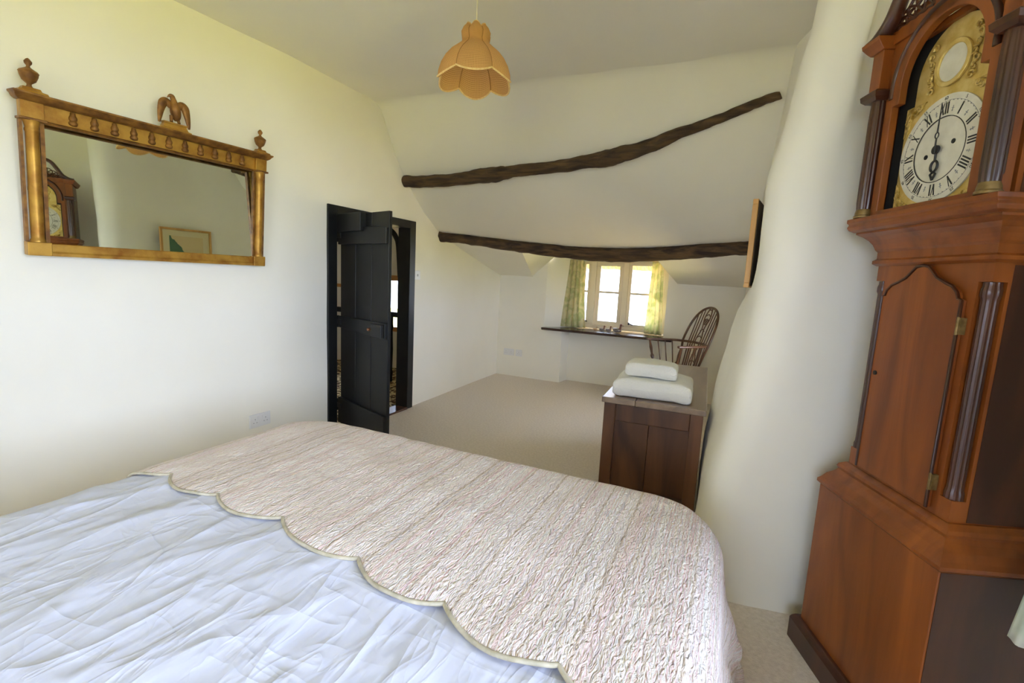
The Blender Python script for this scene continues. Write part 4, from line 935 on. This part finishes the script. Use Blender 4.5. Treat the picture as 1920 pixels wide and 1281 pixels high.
# ------------------------------------------------------------------ pendant lamp
pl = thing('pendant_lamp', 'amber woven pendant lampshade with scalloped panels hanging from the ceiling', 'lamp', (-1.165, 2.0, CZ))
MB().lathe([(0, -.03), (.02, -.03), (.045, -.012), (.05, 0)], 20).build('ceiling_rose', 'lampw', pl, smooth=40)
MB().tube([(0, 0, -.03), (0, 0, -.30)], .0028, 8).build('flex', 'lampw', pl)
MB().lathe([(.006, -.22), (.016, -.225), (.018, -.26), (.016, -.29), (.010, -.295)], 14).build('lamp_holder', 'lampw', pl, smooth=40)
MB().lathe([(.012, -.295), (.02, -.32), (.03, -.345), (.026, -.37), (0, -.382)], 16).build('bulb', 'bulb', pl, smooth=180)
prof = [(r*.90, -.224+(z+.190)*.78) for r, z in [(.048, -.190), (.066, -.200), (.076, -.218), (.074, -.238), (.068, -.256), (.074, -.276), (.098, -.300), (.128, -.328), (.154, -.360), (.174, -.395), (.186, -.430), (.189, -.455)]]
def shade_r(k, t): # t -.5...5 across the panel
    c = math.cos(t*math.pi)                      # 1 mid panel, 0 at ribs
    r, z = k
    return r*(.90+.13*c), z
NP = 6; rot0 = R(-90+24.5+4)
for p in range(NP):
    mb = MB(); nu, uvs = 14, []
    pro = [prof[0]]+[q for q in prof[1:]]
    for j, k in enumerate(pro):
        for i in range(nu+1):
            t = i/nu-.5; r, z = shade_r(k, t); a = rot0+(p+t)*2*math.pi/NP
            f = j/(len(pro)-1); lob = math.cos(t*math.pi)
            z2 = z-.030*lob*max(0, (f-.55)/.45)**2+.016*lob*max(0, (.14-f)/.14)
            mb.v.append((r*math.cos(a), r*math.sin(a), z2)); uvs.append((i/nu, f*1.6))
    mb.f = [(j*(nu+1)+i, j*(nu+1)+i+1, (j+1)*(nu+1)+i+1, (j+1)*(nu+1)+i) for j in range(len(pro)-1) for i in range(nu)]
    mb.uv = uvs; rimv = mb.v[-(nu+1):]; topv = mb.v[:nu+1]; rib = mb.v[0::nu+1]
    sh = mb.build('shade_panel', 'shade', pl, smooth=180, recalc=False)
    MB().tube(rimv, .0042, 6).build('braid', 'trim', sh, smooth=60); MB().tube(topv, .003, 6).build('braid', 'trim', sh, smooth=60)
    MB().tube(rib, .0022, 6).build('rib', 'ribm', sh, smooth=60)

# ------------------------------------------------------------------ sockets and switch
def plate(name, label, loc, rz, w, h, gang, cat):
    o = thing(name, label, cat, loc, rz)      # local x along the wall, -y towards the room
    BX(-w/2, w/2, -.010, 0, -h/2, h/2).build('face_plate', 'white', o, bevel=.003)
    for g in range(gang):
        cx = (g-(gang-1)/2)*w/2 if gang > 1 else 0
        if cat == 'socket':
            for dx, dz, ww, hh in ((0, .010, .004, .008), (-.011, -.012, .007, .004), (.011, -.012, .007, .004)): BX(cx+dx-ww/2, cx+dx+ww/2, -.0106, -.0098, dz-hh/2, dz+hh/2).build('pin_slot', 'grey', o)
            BX(cx-.005+.022*(1 if cx <= 0 else -1), cx+.005+.022*(1 if cx <= 0 else -1), -.0135, -.0098, .012, .03).build('rocker', 'white', o, bevel=.001)
        else: BX(cx-.006, cx+.006, -.015, -.0098, -.011, .011).build('rocker', 'grey', o, bevel=.001)
    return o
plate('wall_socket', 'double white wall socket low on the wall just above the bedspread', (lwx(2.05, .295)+.002, 2.05, .290), R(90), .150, .088, 2, 'socket')
plate('light_switch', 'white light switch on the wall right of the black door', (lwx(3.72, 1.27)+.002, 3.722, 1.27), R(90), .086, .086, 1, 'switch')
plate('wall_socket', 'double socket low in the far left corner of the back wall', (-2.595, YB-.001, .315), 0, .150, .088, 2, 'socket')
plate('wall_socket', 'single socket right of the double socket on the back wall', (-2.45, YB-.001, .315), 0, .088, .088, 1, 'socket')
